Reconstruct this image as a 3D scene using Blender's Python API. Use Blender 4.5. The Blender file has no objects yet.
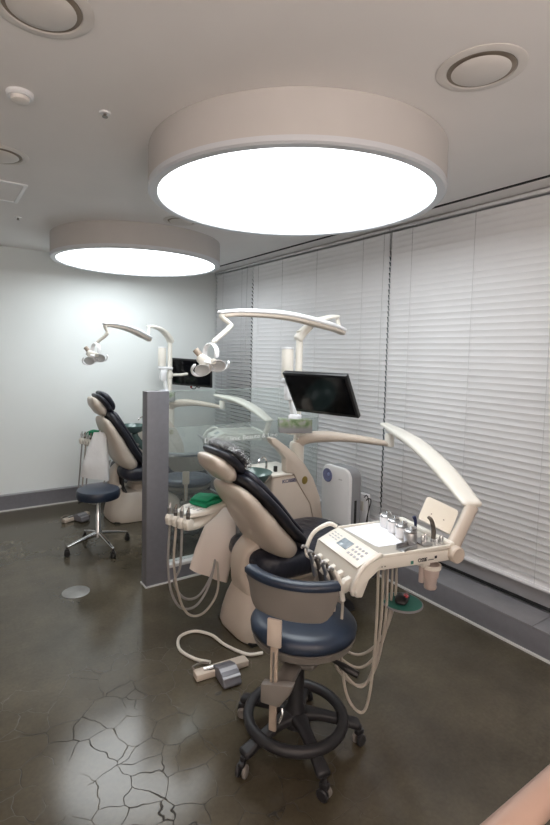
import bpy, bmesh, math, random
from mathutils import Vector, Matrix, noise
random.seed(7)
PI = math.pi
S = bpy.context.scene
COL = S.collection

# ---------------------------------------------------------------- camera
cam_d = bpy.data.cameras.new('camera')
cam = bpy.data.objects.new('camera', cam_d); COL.objects.link(cam)
cam_d.sensor_fit = 'VERTICAL'; cam_d.sensor_height = 36.0; cam_d.sensor_width = 24.0
cam_d.lens = 36.0 * 494.72 / 825.0
cam_d.shift_x = 14.39 / 825.0; cam_d.shift_y = -24.79 / 825.0
cam_d.clip_start = 0.02
yaw, pit, rol = .5883, .0709, .0212
fwd = Vector((math.sin(yaw) * math.cos(pit), math.cos(yaw) * math.cos(pit), -math.sin(pit)))
r0 = Vector((math.cos(yaw), -math.sin(yaw), 0)); u0 = r0.cross(fwd)
right = r0 * math.cos(rol) + u0 * math.sin(rol); up = u0 * math.cos(rol) - r0 * math.sin(rol)
R = Matrix((right, up, -fwd)).transposed().to_4x4()
cam.matrix_world = Matrix.Translation((0, 0, 1.7)) @ R
S.camera = cam

# ---------------------------------------------------------------- world, exposure
w = bpy.data.worlds.new('night'); S.world = w; w.use_nodes = True
w.node_tree.nodes['Background'].inputs[0].default_value = (0.30, 0.38, 0.5, 1)
w.node_tree.nodes['Background'].inputs[1].default_value = 0.12
S.view_settings.view_transform = 'Standard'; S.view_settings.look = 'None'
S.view_settings.gamma = 1.0; S.view_settings.use_curve_mapping = False
S.view_settings.exposure = 0.0
LENS_E = 7.0            # the two round ceiling lamps
def area(name, loc, size, energy, color, rot=(0, 0, 0)):
    d = bpy.data.lights.new(name, 'AREA'); d.shape = 'DISK'; d.size = size; d.energy = energy; d.color = color
    o = bpy.data.objects.new(name, d); COL.objects.link(o); o.location = loc; o.rotation_euler = rot; return o
# warm recessed downlights of the corridor behind the photographer
WARM = (1.0, 0.50, 0.30)
for lx, ly in ((-0.9, -0.7), (0.6, -0.9), (-1.6, 1.0)):
    area('warm_downlight', (lx, ly, 2.70), 0.16, 4.5, WARM)
for lx, ly in ((-1.9, -1.2), (0.4, -1.5)):            # unseen fill lights, added facing up to brighten the ceiling
    area('ceiling_fill', (lx, ly, 1.45), 0.6, 72.0, (1.0, 0.85, 0.77), (PI, 0, 0))

# ---------------------------------------------------------------- materials
MATS = {}
def mat(name, col, rough=0.5, metal=0.0, coat=0.0, bump=0.0, bscale=40.0, var=0.0, vscale=6.0, spec=None, stretch=None, sheen=0):
    if name in MATS: return MATS[name]
    m = bpy.data.materials.new(name); m.use_nodes = True; nt = m.node_tree; b = nt.nodes['Principled BSDF']
    b.inputs['Base Color'].default_value = (*col, 1); b.inputs['Roughness'].default_value = rough
    b.inputs['Metallic'].default_value = metal; b.inputs['Coat Weight'].default_value = coat
    if spec is not None: b.inputs['Specular IOR Level'].default_value = spec
    tc = nt.nodes.new('ShaderNodeTexCoord')
    if var > 0:
        n = nt.nodes.new('ShaderNodeTexNoise'); n.inputs['Scale'].default_value = vscale; n.inputs['Detail'].default_value = 5
        nt.links.new(tc.outputs['Object'], n.inputs['Vector'])
        r = nt.nodes.new('ShaderNodeValToRGB')
        r.color_ramp.elements[0].position = 0.3; r.color_ramp.elements[1].position = 0.7
        r.color_ramp.elements[0].color = (*[c * (1 - var) for c in col], 1)
        r.color_ramp.elements[1].color = (*[min(1, c * (1 + var)) for c in col], 1)
        nt.links.new(n.outputs['Fac'], r.inputs['Fac']); nt.links.new(r.outputs['Color'], b.inputs['Base Color'])
    if bump > 0:
        n = nt.nodes.new('ShaderNodeTexNoise'); n.inputs['Scale'].default_value = bscale; n.inputs['Detail'].default_value = 4
        if stretch:
            mp = nt.nodes.new('ShaderNodeMapping'); mp.inputs['Scale'].default_value = stretch
            nt.links.new(tc.outputs['Object'], mp.inputs['Vector']); nt.links.new(mp.outputs['Vector'], n.inputs['Vector'])
        else: nt.links.new(tc.outputs['Object'], n.inputs['Vector'])
        bp = nt.nodes.new('ShaderNodeBump'); bp.inputs['Strength'].default_value = bump; bp.inputs['Distance'].default_value = 0.02
        nt.links.new(n.outputs['Fac'], bp.inputs['Height']); nt.links.new(bp.outputs['Normal'], b.inputs['Normal'])
    MATS[name] = m; return m

wall_m = mat('wall_paint', (0.74, 0.78, 0.78), 0.65, bump=0.02, bscale=150, var=0.015, vscale=2)
ceil_m = mat('ceiling_paint', (0.88, 0.86, 0.85), 0.8, bump=0.015, bscale=200, var=0.02, vscale=2)
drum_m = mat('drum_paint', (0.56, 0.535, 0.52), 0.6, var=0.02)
rim_m = mat('rim_white', (0.62, 0.64, 0.68), 0.35)
grey_m = mat('grey_panel', (0.17, 0.17, 0.19), 0.45, bump=0.02, bscale=300, var=0.05, vscale=30)
ledge_m = mat('ledge_top', (0.22, 0.22, 0.235), 0.45, var=0.05, vscale=20)
skirt_m = mat('skirting_white', (0.6, 0.6, 0.6), 0.4)
blind_m = mat('blind_slat', (0.78, 0.785, 0.80), 0.42, var=0.02, vscale=3)
blind_rail_m = mat('blind_rail', (0.66, 0.66, 0.68), 0.35)
cord_m = mat('blind_cord', (0.48, 0.48, 0.49), 0.7)
alu_m = mat('window_aluminium', (0.42, 0.42, 0.44), 0.35, metal=0.4)
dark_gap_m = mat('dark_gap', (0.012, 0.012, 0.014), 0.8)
beige_m = mat('beige_plastic', (0.56, 0.49, 0.42), 0.34, var=0.03, vscale=8)
ivory_m = mat('ivory_plastic', (0.78, 0.755, 0.69), 0.32, var=0.02, vscale=8)
white_m = mat('white_plastic', (0.86, 0.87, 0.89), 0.3, var=0.02, vscale=8)
navy_m = mat('navy_vinyl', (0.013, 0.015, 0.024), 0.36, bump=0.12, bscale=14, var=0.25, vscale=10)
navy_smooth_m = mat('navy_vinyl_smooth', (0.014, 0.024, 0.046), 0.36, bump=0.03, bscale=60, var=0.15, vscale=12)
navy_wrinkle_m = mat('navy_wrinkled', (0.013, 0.015, 0.026), 0.36, bump=0.5, bscale=16, stretch=(1, 1, 0.6))
black_m = mat('black_plastic', (0.012, 0.012, 0.013), 0.4, bump=0.02, bscale=200)
cast_m = mat('dark_cast_plastic', (0.018, 0.018, 0.021), 0.45, bump=0.02, bscale=200)
screen_m = mat('screen_glass', (0.004, 0.004, 0.005), 0.12, var=0.1)
chrome_m = mat('chrome', (0.75, 0.75, 0.76), 0.15, metal=1.0, var=0.03)
steel_m = mat('brushed_steel', (0.50, 0.50, 0.51), 0.3, metal=1.0, bump=0.03, bscale=200)
dsteel_m = mat('dark_steel', (0.20, 0.18, 0.16), 0.35, metal=0.9, var=0.1, vscale=40)
shell_m = mat('stool_shell', (0.19, 0.175, 0.16), 0.42, var=0.04)
hose_m = mat('hose_beige', (0.42, 0.38, 0.33), 0.4, var=0.04, vscale=30)
hose_grey_m = mat('hose_grey', (0.30, 0.29, 0.28), 0.4, var=0.04, vscale=30)
green_m = mat('green_cloth', (0.0, 0.22, 0.10), 0.8, bump=0.25, bscale=40, var=0.15, vscale=20)
pad_green_m = mat('green_pad', (0.02, 0.14, 0.11), 0.6, var=0.1)
paper_m = mat('white_paper', (0.82, 0.84, 0.90), 0.6, var=0.01)
traytop_m = mat('tray_surface', (0.42, 0.40, 0.36), 0.3, var=0.04)
lcd_m = mat('display_glass', (0.25, 0.30, 0.34), 0.15, var=0.35, vscale=25)
key_m = mat('panel_keys', (0.42, 0.42, 0.44), 0.5, var=0.04)
ink_m = mat('dark_ink', (0.02, 0.02, 0.03), 0.5, var=0.05)
blue_ink_m = mat('blue_ink', (0.07, 0.08, 0.16), 0.5, var=0.05)
teal_ink_m = mat('teal_ink', (0.05, 0.22, 0.18), 0.5, var=0.05)
gold_m = mat('gold_emblem', (0.30, 0.22, 0.06), 0.3, metal=0.7, var=0.1)
frost_ink_m = mat('white_lettering', (0.85, 0.87, 0.87), 0.6, var=0.02)
teal_m = mat('spittoon_glass', (0.10, 0.16, 0.15), 0.12, coat=0.5, var=0.06)
disc_m = mat('floor_disc', (0.24, 0.24, 0.23), 0.35, metal=0.3, var=0.08, vscale=20)
bag_m = mat('pinkish_plastic', (0.74, 0.66, 0.60), 0.45, bump=0.12, bscale=8, var=0.03)
wbag_m = mat('white_bag', (0.78, 0.79, 0.80), 0.35, bump=0.4, bscale=18, var=0.03)
red_m = mat('red_plastic', (0.30, 0.01, 0.015), 0.25, coat=0.5, var=0.1)
pale_blue_m = mat('pale_blue', (0.30, 0.36, 0.62), 0.3, var=0.1)
purple_m = mat('blue_grey_dial', (0.20, 0.22, 0.38), 0.25, var=0.2, vscale=30)
vent_m = mat('vent_plate', (0.74, 0.71, 0.68), 0.5, var=0.02)
ventdark_m = mat('vent_throat', (0.30, 0.25, 0.20), 0.5, metal=0.2, var=0.2)
rail_m = mat('handrail_wood', (0.42, 0.29, 0.235), 0.35, var=0.08, vscale=4, stretch=None)
greysteel_m = mat('pedal_metal', (0.16, 0.16, 0.18), 0.4, metal=0.2, var=0.06)
lampglass_m = mat('reflector', (0.72, 0.74, 0.76), 0.2, metal=0.2, var=0.05)
rail2_m = mat('scuffed_plate', (0.40, 0.33, 0.27), 0.45, var=0.12, vscale=30)

def floor_material():
    m = bpy.data.materials.new('polished_concrete'); m.use_nodes = True; nt = m.node_tree; N = nt.nodes; L = nt.links
    b = N['Principled BSDF']
    tc = N.new('ShaderNodeTexCoord')
    n1 = N.new('ShaderNodeTexNoise'); n1.inputs['Scale'].default_value = 2.2; n1.inputs['Detail'].default_value = 8; n1.inputs['Roughness'].default_value = 0.62
    L.new(tc.outputs['Object'], n1.inputs['Vector'])
    r = N.new('ShaderNodeValToRGB'); r.color_ramp.elements[0].position = 0.32; r.color_ramp.elements[1].position = 0.7
    r.color_ramp.elements[0].color = (0.054, 0.046, 0.031, 1); r.color_ramp.elements[1].color = (0.104, 0.089, 0.062, 1)
    L.new(n1.outputs['Fac'], r.inputs['Fac'])
    n2 = N.new('ShaderNodeTexNoise'); n2.inputs['Scale'].default_value = 60; n2.inputs['Detail'].default_value = 3
    L.new(tc.outputs['Object'], n2.inputs['Vector'])
    mx = N.new('ShaderNodeMixRGB'); mx.blend_type = 'OVERLAY'; mx.inputs[0].default_value = 0.25
    L.new(r.outputs['Color'], mx.inputs[1]); L.new(n2.outputs['Fac'], mx.inputs[2])
    # cracks: edges of warped voronoi cells
    wn = N.new('ShaderNodeTexNoise'); wn.inputs['Scale'].default_value = 9; wn.inputs['Detail'].default_value = 2
    L.new(tc.outputs['Object'], wn.inputs['Vector'])
    sc = N.new('ShaderNodeVectorMath'); sc.operation = 'SCALE'; sc.inputs['Scale'].default_value = 0.07
    L.new(wn.outputs['Color'], sc.inputs[0])
    ad = N.new('ShaderNodeVectorMath'); ad.operation = 'ADD'; L.new(tc.outputs['Object'], ad.inputs[0]); L.new(sc.outputs[0], ad.inputs[1])
    vo = N.new('ShaderNodeTexVoronoi'); vo.feature = 'DISTANCE_TO_EDGE'; vo.inputs['Scale'].default_value = 6.8
    L.new(ad.outputs[0], vo.inputs['Vector'])
    cr = N.new('ShaderNodeMapRange'); cr.inputs['From Min'].default_value = 0.004; cr.inputs['From Max'].default_value = 0.013
    cr.inputs['To Min'].default_value = 1; cr.inputs['To Max'].default_value = 0
    L.new(vo.outputs['Distance'], cr.inputs['Value'])
    # where the floor has crazed: a patch near the front plus faint spots elsewhere
    sub = N.new('ShaderNodeVectorMath'); sub.operation = 'DISTANCE'; sub.inputs[1].default_value = (0.68, 1.80, 0)
    L.new(tc.outputs['Object'], sub.inputs[0])
    pm = N.new('ShaderNodeMapRange'); pm.inputs['From Min'].default_value = 0.45; pm.inputs['From Max'].default_value = 1.0
    pm.inputs['To Min'].default_value = 1; pm.inputs['To Max'].default_value = 0.06
    L.new(sub.outputs['Value'], pm.inputs['Value'])
    n3 = N.new('ShaderNodeTexNoise'); n3.inputs['Scale'].default_value = 4.0; L.new(tc.outputs['Object'], n3.inputs['Vector'])
    nr = N.new('ShaderNodeMapRange'); nr.inputs['From Min'].default_value = 0.38; nr.inputs['From Max'].default_value = 0.52
    L.new(n3.outputs['Fac'], nr.inputs['Value'])
    m1 = N.new('ShaderNodeMath'); m1.operation = 'MULTIPLY'; L.new(cr.outputs[0], m1.inputs[0]); L.new(pm.outputs[0], m1.inputs[1])
    m2 = N.new('ShaderNodeMath'); m2.operation = 'MULTIPLY'; L.new(m1.outputs[0], m2.inputs[0]); L.new(nr.outputs[0], m2.inputs[1])
    dk = N.new('ShaderNodeMixRGB'); L.new(m2.outputs[0], dk.inputs[0]); L.new(mx.outputs[0], dk.inputs[1]); dk.inputs[2].default_value = (0.012, 0.009, 0.007, 1)
    L.new(dk.outputs[0], b.inputs['Base Color'])
    rr = N.new('ShaderNodeMapRange'); rr.inputs['To Min'].default_value = 0.12; rr.inputs['To Max'].default_value = 0.22
    L.new(n1.outputs['Fac'], rr.inputs['Value'])
    ra = N.new('ShaderNodeMath'); ra.operation = 'MULTIPLY_ADD'; L.new(m2.outputs[0], ra.inputs[0]); ra.inputs[1].default_value = 0.5; L.new(rr.outputs[0], ra.inputs[2])
    L.new(ra.outputs[0], b.inputs['Roughness'])
    b.inputs['Specular IOR Level'].default_value = 0.5
    bp = N.new('ShaderNodeBump'); bp.inputs['Strength'].default_value = 0.35; bp.inputs['Distance'].default_value = 0.003; bp.invert = True
    L.new(m2.outputs[0], bp.inputs['Height'])
    bp2 = N.new('ShaderNodeBump'); bp2.inputs['Strength'].default_value = 0.05; bp2.inputs['Distance'].default_value = 0.01
    L.new(n1.outputs['Fac'], bp2.inputs['Height']); L.new(bp.outputs['Normal'], bp2.inputs['Normal'])
    L.new(bp2.outputs['Normal'], b.inputs['Normal'])
    return m
floor_m = floor_material()

def lens_material():
    m = bpy.data.materials.new('lamp_diffuser'); m.use_nodes = True; nt = m.node_tree; nt.nodes.clear()
    e = nt.nodes.new('ShaderNodeEmission'); e.inputs[0].default_value = (0.93, 0.98, 1.0, 1); e.inputs[1].default_value = LENS_E
    o = nt.nodes.new('ShaderNodeOutputMaterial'); nt.links.new(e.outputs[0], o.inputs[0]); return m
lens_m = lens_material()

def glass_material(name, tint, frost=0.0, refl=0.08, fcol=(0.8, 0.85, 0.85)):
    m = bpy.data.materials.new(name); m.use_nodes = True; nt = m.node_tree; N = nt.nodes; L = nt.links; N.clear()
    t = N.new('ShaderNodeBsdfTransparent'); t.inputs[0].default_value = (*tint, 1)
    g = N.new('ShaderNodeBsdfGlossy'); g.inputs['Roughness'].default_value = 0.02
    fr = N.new('ShaderNodeFresnel'); fr.inputs[0].default_value = 1.45
    mn = N.new('ShaderNodeMath'); mn.operation = 'MULTIPLY'; mn.inputs[1].default_value = refl / 0.04 * 0.5
    L.new(fr.outputs[0], mn.inputs[0])
    mx = N.new('ShaderNodeMixShader'); L.new(mn.outputs[0], mx.inputs[0]); L.new(t.outputs[0], mx.inputs[1]); L.new(g.outputs[0], mx.inputs[2])
    last = mx
    if frost > 0:
        d = N.new('ShaderNodeBsdfDiffuse'); d.inputs[0].default_value = (*fcol, 1)
        tl = N.new('ShaderNodeBsdfTranslucent'); tl.inputs[0].default_value = (*fcol, 1)
        a = N.new('ShaderNodeMixShader'); L.new(d.outputs[0], a.inputs[1]); L.new(tl.outputs[0], a.inputs[2])
        f = N.new('ShaderNodeMixShader'); f.inputs[0].default_value = frost
        L.new(mx.outputs[0], f.inputs[1]); L.new(a.outputs[0], f.inputs[2]); last = f
    o = N.new('ShaderNodeOutputMaterial'); L.new(last.outputs[0], o.inputs[0]); return m
part_glass_m = glass_material('partition_glass', (0.955, 0.985, 0.978), 0.05, 0.06)
frost_glass_m = glass_material('frosted_band', (0.96, 0.985, 0.98), 0.20)
window_glass_m = glass_material('window_glass', (0.85, 0.9, 0.9))
cup_glass_m = glass_material('pink_cup', (0.95, 0.88, 0.85), 0.6, fcol=(0.90, 0.80, 0.76))

def leaf_box_material():
    m = bpy.data.materials.new('leaf_print'); m.use_nodes = True; nt = m.node_tree; N = nt.nodes; L = nt.links; b = N['Principled BSDF']
    tc = N.new('ShaderNodeTexCoord'); v = N.new('ShaderNodeTexNoise'); v.inputs['Scale'].default_value = 22; v.inputs['Detail'].default_value = 3
    L.new(tc.outputs['Object'], v.inputs['Vector'])
    r = N.new('ShaderNodeValToRGB'); e = r.color_ramp.elements
    e[0].position = 0.38; e[0].color = (0.30, 0.31, 0.31, 1); e[1].position = 0.62; e[1].color = (0.10, 0.17, 0.07, 1)
    k = e.new(0.5); k.color = (0.22, 0.28, 0.17, 1)
    L.new(v.outputs['Fac'], r.inputs['Fac'])
    sp = N.new('ShaderNodeSeparateXYZ'); L.new(tc.outputs['Object'], sp.inputs[0])
    ml = N.new('ShaderNodeMapRange'); ml.inputs['From Min'].default_value = 0.03; ml.inputs['From Max'].default_value = 0.06
    L.new(sp.outputs['Z'], ml.inputs['Value'])
    mx = N.new('ShaderNodeMixRGB'); L.new(ml.outputs[0], mx.inputs[0]); mx.inputs[1].default_value = (0.27, 0.27, 0.28, 1); L.new(r.outputs['Color'], mx.inputs[2])
    L.new(mx.outputs[0], b.inputs['Base Color']); b.inputs['Roughness'].default_value = 0.4
    return m
leaf_m = leaf_box_material()

def wrap_material():
    m = bpy.data.materials.new('cling_film'); m.use_nodes = True; nt = m.node_tree; N = nt.nodes; L = nt.links; N.clear()
    tc = N.new('ShaderNodeTexCoord'); n = N.new('ShaderNodeTexNoise'); n.inputs['Scale'].default_value = 26; n.inputs['Detail'].default_value = 4
    n.inputs['Distortion'].default_value = 1.5
    L.new(tc.outputs['Object'], n.inputs['Vector'])
    bp = N.new('ShaderNodeBump'); bp.inputs['Strength'].default_value = 1.0; bp.inputs['Distance'].default_value = 0.05; L.new(n.outputs['Fac'], bp.inputs['Height'])
    g = N.new('ShaderNodeBsdfGlossy'); g.inputs['Roughness'].default_value = 0.12; L.new(bp.outputs['Normal'], g.inputs['Normal'])
    t = N.new('ShaderNodeBsdfTransparent'); t.inputs[0].default_value = (0.9, 0.9, 0.9, 1)
    mx = N.new('ShaderNodeMixShader'); mx.inputs[0].default_value = 0.28
    L.new(t.outputs[0], mx.inputs[1]); L.new(g.outputs[0], mx.inputs[2])
    o = N.new('ShaderNodeOutputMaterial'); L.new(mx.outputs[0], o.inputs[0]); return m
film_m = wrap_material()

# ---------------------------------------------------------------- geometry helpers
V = Vector
def spline(pts, n=8):
    P = [V(p) for p in pts]
    if len(P) < 3: return [P[0].lerp(P[1], i / n) for i in range(n + 1)]
    out = []; E = [P[0] * 2 - P[1]] + P + [P[-1] * 2 - P[-2]]
    for i in range(1, len(E) - 2):
        a, b, c, d = E[i - 1:i + 3]
        for k in range(n):
            t = k / n
            out.append(0.5 * ((2 * b) + (c - a) * t + (2 * a - 5 * b + 4 * c - d) * t * t + (3 * b - a - 3 * c + d) * t ** 3))
    out.append(P[-1]); return out
def interp(vals, t):
    if not isinstance(vals, (list, tuple)): return vals
    x = t * (len(vals) - 1); i = min(int(x), len(vals) - 2); f = x - i; f = f * f * (3 - 2 * f)
    return vals[i] * (1 - f) + vals[i + 1] * f

class MB:
    def __init__(s, M=None): s.bm = bmesh.new(); s.M = M
    def ring_loft(s, rings, cap=True, closed=False):
        vs = [[s.bm.verts.new(p) for p in r] for r in rings]; n = len(vs[0])
        for i in range(len(vs) - 1 + (1 if closed else 0)):
            a, b = vs[i], vs[(i + 1) % len(vs)]
            for j in range(n):
                try: s.bm.faces.new((a[j], a[(j + 1) % n], b[(j + 1) % n], b[j]))
                except ValueError: pass
        if cap and not closed:
            s.bm.faces.new(vs[0][::-1]); s.bm.faces.new(vs[-1])
        return s
    def tube(s, pts, r=0.01, seg=10, n=8, smooth=True, closed=False):
        P = spline(pts, n) if smooth and len(pts) > 2 else [V(p) for p in pts]
        if closed: P = P[:-1] if (P[0] - P[-1]).length < 1e-6 else P
        nrm = None; rings = []; m = len(P)
        for i, p in enumerate(P):
            if closed: d = P[(i + 1) % m] - P[i - 1]
            else: d = P[min(i + 1, m - 1)] - P[max(i - 1, 0)]
            d.normalize()
            if nrm is None:
                nrm = d.orthogonal().normalized()
            nrm = (nrm - d * nrm.dot(d)).normalized(); bi = d.cross(nrm)
            rr = interp(r, i / max(1, m - 1))
            rings.append([p + (nrm * math.cos(a) + bi * math.sin(a)) * rr for a in [2 * PI * k / seg for k in range(seg)]])
        return s.ring_loft(rings, closed=closed)
    def sweep(s, pts, width, thick, lat=(0, 1, 0), expo=2.6, seg=24, n=8, round_ends=0.0, smooth=True, dish=0.0, bow=0.0):
        """superellipse section swept along pts; lat is the width direction; ends can be rounded in plan"""
        P = spline(pts, n) if smooth and len(pts) > 2 else [V(p) for p in pts]
        L = [0]
        for i in range(1, len(P)): L.append(L[-1] + (P[i] - P[i - 1]).length)
        tot = L[-1]; rings = []
        if round_ends > 0:      # refine the sampling near the ends
            Q = []; ts = []
            K = 7
            def at(dist):
                for i in range(1, len(P)):
                    if L[i] >= dist - 1e-9:
                        f = (dist - L[i - 1]) / max(1e-9, L[i] - L[i - 1]); return P[i - 1].lerp(P[i], f)
                return P[-1]
            ds = [round_ends * (1 - math.cos(k / K * PI / 2)) for k in range(K)]
            mid = [round_ends + (tot - 2 * round_ends) * k / 18 for k in range(19)]
            alld = ds + mid + [tot - d for d in ds[::-1]]
            P2 = [at(d) for d in alld]; L2 = alld
        else: P2 = P; L2 = L
        m = len(P2)
        for i, p in enumerate(P2):
            d = (P2[min(i + 1, m - 1)] - P2[max(i - 1, 0)]).normalized()
            l = V(lat); l = (l - d * l.dot(d)).normalized(); u = l.cross(d).normalized()
            t = L2[i] / tot; wd = interp(width, t); th = interp(thick, t); k = 1.0; kt = 1.0
            if round_ends > 0:
                e = min(L2[i], tot - L2[i])
                if e < round_ends:
                    x = 1 - e / round_ends; k = max(0.02, (1 - x ** 2.4) ** (1 / 2.4)); kt = max(0.05, (1 - x ** 3) ** 0.5)
                    k = 1 - (1 - k) * min(1, round_ends * 2 / max(wd, 1e-6))if False else k
                    wd2 = max(wd * 0.03, wd - 2 * min(round_ends, wd / 2) * (1 - k)); wd = wd2; th *= kt
            ring = []
            for j in range(seg):
                a = 2 * PI * j / seg; c, sn = math.cos(a), math.sin(a)
                x = math.copysign(abs(c) ** (2 / expo), c) * wd / 2; y = math.copysign(abs(sn) ** (2 / expo), sn) * th / 2
                off = dish * ((2 * x / max(wd, 1e-6)) ** 2) * (wd / interp(width, t))
                ring.append(p + l * x + u * (y + off))
            rings.append(ring)
        return s.ring_loft(rings)
    def box(s, c, size, rot=None, bevel=0.0, seg=2):
        tmp = bmesh.new(); bmesh.ops.create_cube(tmp, size=1)
        bmesh.ops.scale(tmp, vec=size, verts=tmp.verts)
        if bevel > 0: bmesh.ops.bevel(tmp, geom=tmp.edges[:], offset=bevel, segments=seg, affect='EDGES', profile=0.5)
        M = Matrix.Translation(c)
        if rot is not None: M = M @ (rot.to_4x4() if isinstance(rot, Matrix) else Matrix.Rotation(rot, 4, 'Z'))
        tmp.transform(M); s._merge(tmp); return s
    def _merge(s, tmp):
        me = bpy.data.meshes.new('tmp'); tmp.to_mesh(me); tmp.free(); s.bm.from_mesh(me); bpy.data.meshes.remove(me)
    def prism(s, poly, axis, a, b, bevel=0.0, seg=2):
        """poly in the plane across axis ('x': (y,z), 'y': (x,z), 'z': (x,y)) extruded from a to b"""
        tmp = bmesh.new()
        def mk(p, t): return {'x': (t, p[0], p[1]), 'y': (p[0], t, p[1]), 'z': (p[0], p[1], t)}[axis]
        A = [tmp.verts.new(mk(p, a)) for p in poly]; B = [tmp.verts.new(mk(p, b)) for p in poly]; n = len(poly)
        tmp.faces.new(A); tmp.faces.new(B[::-1])
        for i in range(n): tmp.faces.new((A[i], B[i], B[(i + 1) % n], A[(i + 1) % n]))
        bmesh.ops.recalc_face_normals(tmp, faces=tmp.faces)
        if bevel > 0:
            es = [e for e in tmp.edges if e.calc_face_angle(0) > 0.6]
            bmesh.ops.bevel(tmp, geom=es, offset=bevel, segments=seg, affect='EDGES', profile=0.5)
        s._merge(tmp); return s
    def lathe(s, prof, c=(0, 0, 0), axis=(0, 0, 1), seg=32, cap=True):
        c = V(c); q = V((0, 0, 1)).rotation_difference(V(axis).normalized())
        rings = []
        for r, z in prof:
            rings.append([c + q @ V((max(r, 1e-4) * math.cos(2 * PI * k / seg), max(r, 1e-4) * math.sin(2 * PI * k / seg), z)) for k in range(seg)])
        return s.ring_loft(rings, cap=cap)
    def ball(s, c, r, seg=16):
        if not isinstance(r, (tuple, list)): r = (r, r, r)
        tmp = bmesh.new(); bmesh.ops.create_uvsphere(tmp, u_segments=seg, v_segments=seg // 2 + 2, radius=1)
        tmp.transform(Matrix.Translation(c) @ Matrix.Diagonal((*r, 1))); s._merge(tmp); return s
    def build(s, name, m, parent=None, sharp=35, xf=None):
        bm = s.bm
        if s.M is not None: bm.transform(s.M)
        bmesh.ops.recalc_face_normals(bm, faces=bm.faces)
        if parent is not None and xf is None:
            r = parent
            while r.parent: r = r.parent
            bm.transform(Matrix.Translation(-V(r['_o'])))
        for f in bm.faces: f.smooth = True
        for e in bm.edges:
            if len(e.link_faces) == 2 and e.calc_face_angle(0) > math.radians(sharp): e.smooth = False
        me = bpy.data.meshes.new(name); bm.to_mesh(me); bm.free()
        me.materials.append(m)
        o = bpy.data.objects.new(name, me); COL.objects.link(o)
        if parent: o.parent = parent
        return o

ROOTS = []
def thing(name, label, cat, loc, group=None, rz=0):
    o = bpy.data.objects.new(name, None); COL.objects.link(o); o.empty_display_size = 0.1
    o.location = loc; o['label'] = label; o['category'] = cat; o['_o'] = tuple(loc); ROOTS.append(o)
    if group: o['group'] = group
    return o
def tag(o, label, cat, group=None):
    o['label'] = label; o['category'] = cat
    if group: o['group'] = group
    return o
def single(mb, name, m, label, cat, loc, group=None):
    """a thing that is one mesh: origin at its base"""
    mb.bm.transform(mb.M) if mb.M is not None else None; mb.M = None
    mb.bm.transform(Matrix.Translation(-V(loc)))
    o = mb.build(name, m); o.location = loc; return tag(o, label, cat, group)
def struct(mb, name, m, parent=None):
    o = mb.build(name, m, None)
    if parent: o.parent = parent
    else: o['kind'] = 'structure'
    return o
def text_part(name, body, size, M, m, parent, extrude=0.0006, bold=False):
    cu = bpy.data.curves.new(name, 'FONT'); cu.body = body; cu.size = size; cu.extrude = extrude; cu.align_x = 'CENTER'; cu.align_y = 'CENTER'
    if bold: cu.offset = size * 0.03
    t = bpy.data.objects.new('tmp_text', cu); COL.objects.link(t)
    bpy.context.view_layer.update()
    me = bpy.data.meshes.new_from_object(t.evaluated_get(bpy.context.evaluated_depsgraph_get()))
    bpy.data.objects.remove(t); bpy.data.curves.remove(cu)
    me.transform(M)
    r = parent
    while r.parent: r = r.parent
    if '_o' in r: me.transform(Matrix.Translation(-V(r['_o'])))
    me.materials.clear(); me.materials.append(m)
    o = bpy.data.objects.new(name, me); COL.objects.link(o); o.parent = parent; return o
def frame(o, x, y):       # matrix from origin, x axis, y axis
    x = V(x).normalized(); y = V(y); y = (y - x * x.dot(y)).normalized(); z = x.cross(y)
    M = Matrix((x, y, z)).transposed().to_4x4(); M.translation = V(o); return M

# ---------------------------------------------------------------- the room
XL, XR, YB, YF, H = -3.2, 3.1, 5.70, -2.2, 2.72
struct(MB().box(((XL + XR) / 2, (YB + YF) / 2, -0.05), (XR - XL + 1.0, YB - YF + 0.6, 0.1)), 'floor', floor_m)
struct(MB().box(((XL + XR) / 2, (YB + YF) / 2, H + 0.05), (XR - XL + 1.0, YB - YF + 0.6, 0.1)), 'ceiling', ceil_m)
struct(MB().box(((XL + 3.5) / 2, YB + 0.1, H / 2), (3.5 - XL, 0.2, H)), 'wall_back', wall_m)
struct(MB().box((XL - 0.1, (YB + YF) / 2, H / 2), (0.2, YB - YF + .4, H)), 'wall_left', wall_m)
struct(MB().box(((XL + 3.5) / 2, YF - 0.1, H / 2), (3.5 - XL, 0.2, H)), 'wall_front', wall_m)
# window wall: low parapet, header, piers
WX = 3.14
mb = MB(); mb.box((WX + 0.12, (YB + YF) / 2, 0.145), (0.2, YB - YF, 0.29)); mb.box((WX + 0.12, (YB + YF) / 2, 2.65), (0.2, YB - YF, 0.14))
for y in (YF + .1, -0.1, 2.76, 4.80): mb.box((WX + 0.14, y, 1.45), (0.16, 0.12, 2.3))
struct(mb, 'wall_window', wall_m)
bounds = [(-2.04, -0.16), (-0.04, 2.70), (2.82, 4.74), (4.86, 5.70)]
for i, (a, b) in enumerate(bounds):
    mb = MB(); x = WX + 0.14
    for z in (0.32, 2.57): mb.box((x, (a + b) / 2, z), (0.05, b - a, 0.06), bevel=0.004)
    for y in (a + .03, b - .03): mb.box((x, y, 1.445), (0.05, 0.06, 2.19), bevel=0.004)
    fr = struct(mb, 'window_%d' % (i + 1), alu_m)
    MB().box((x, (a + b) / 2, 1.445), (0.008, b - a - .1, 2.16)).build('pane', window_glass_m, fr, xf=1)
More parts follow.
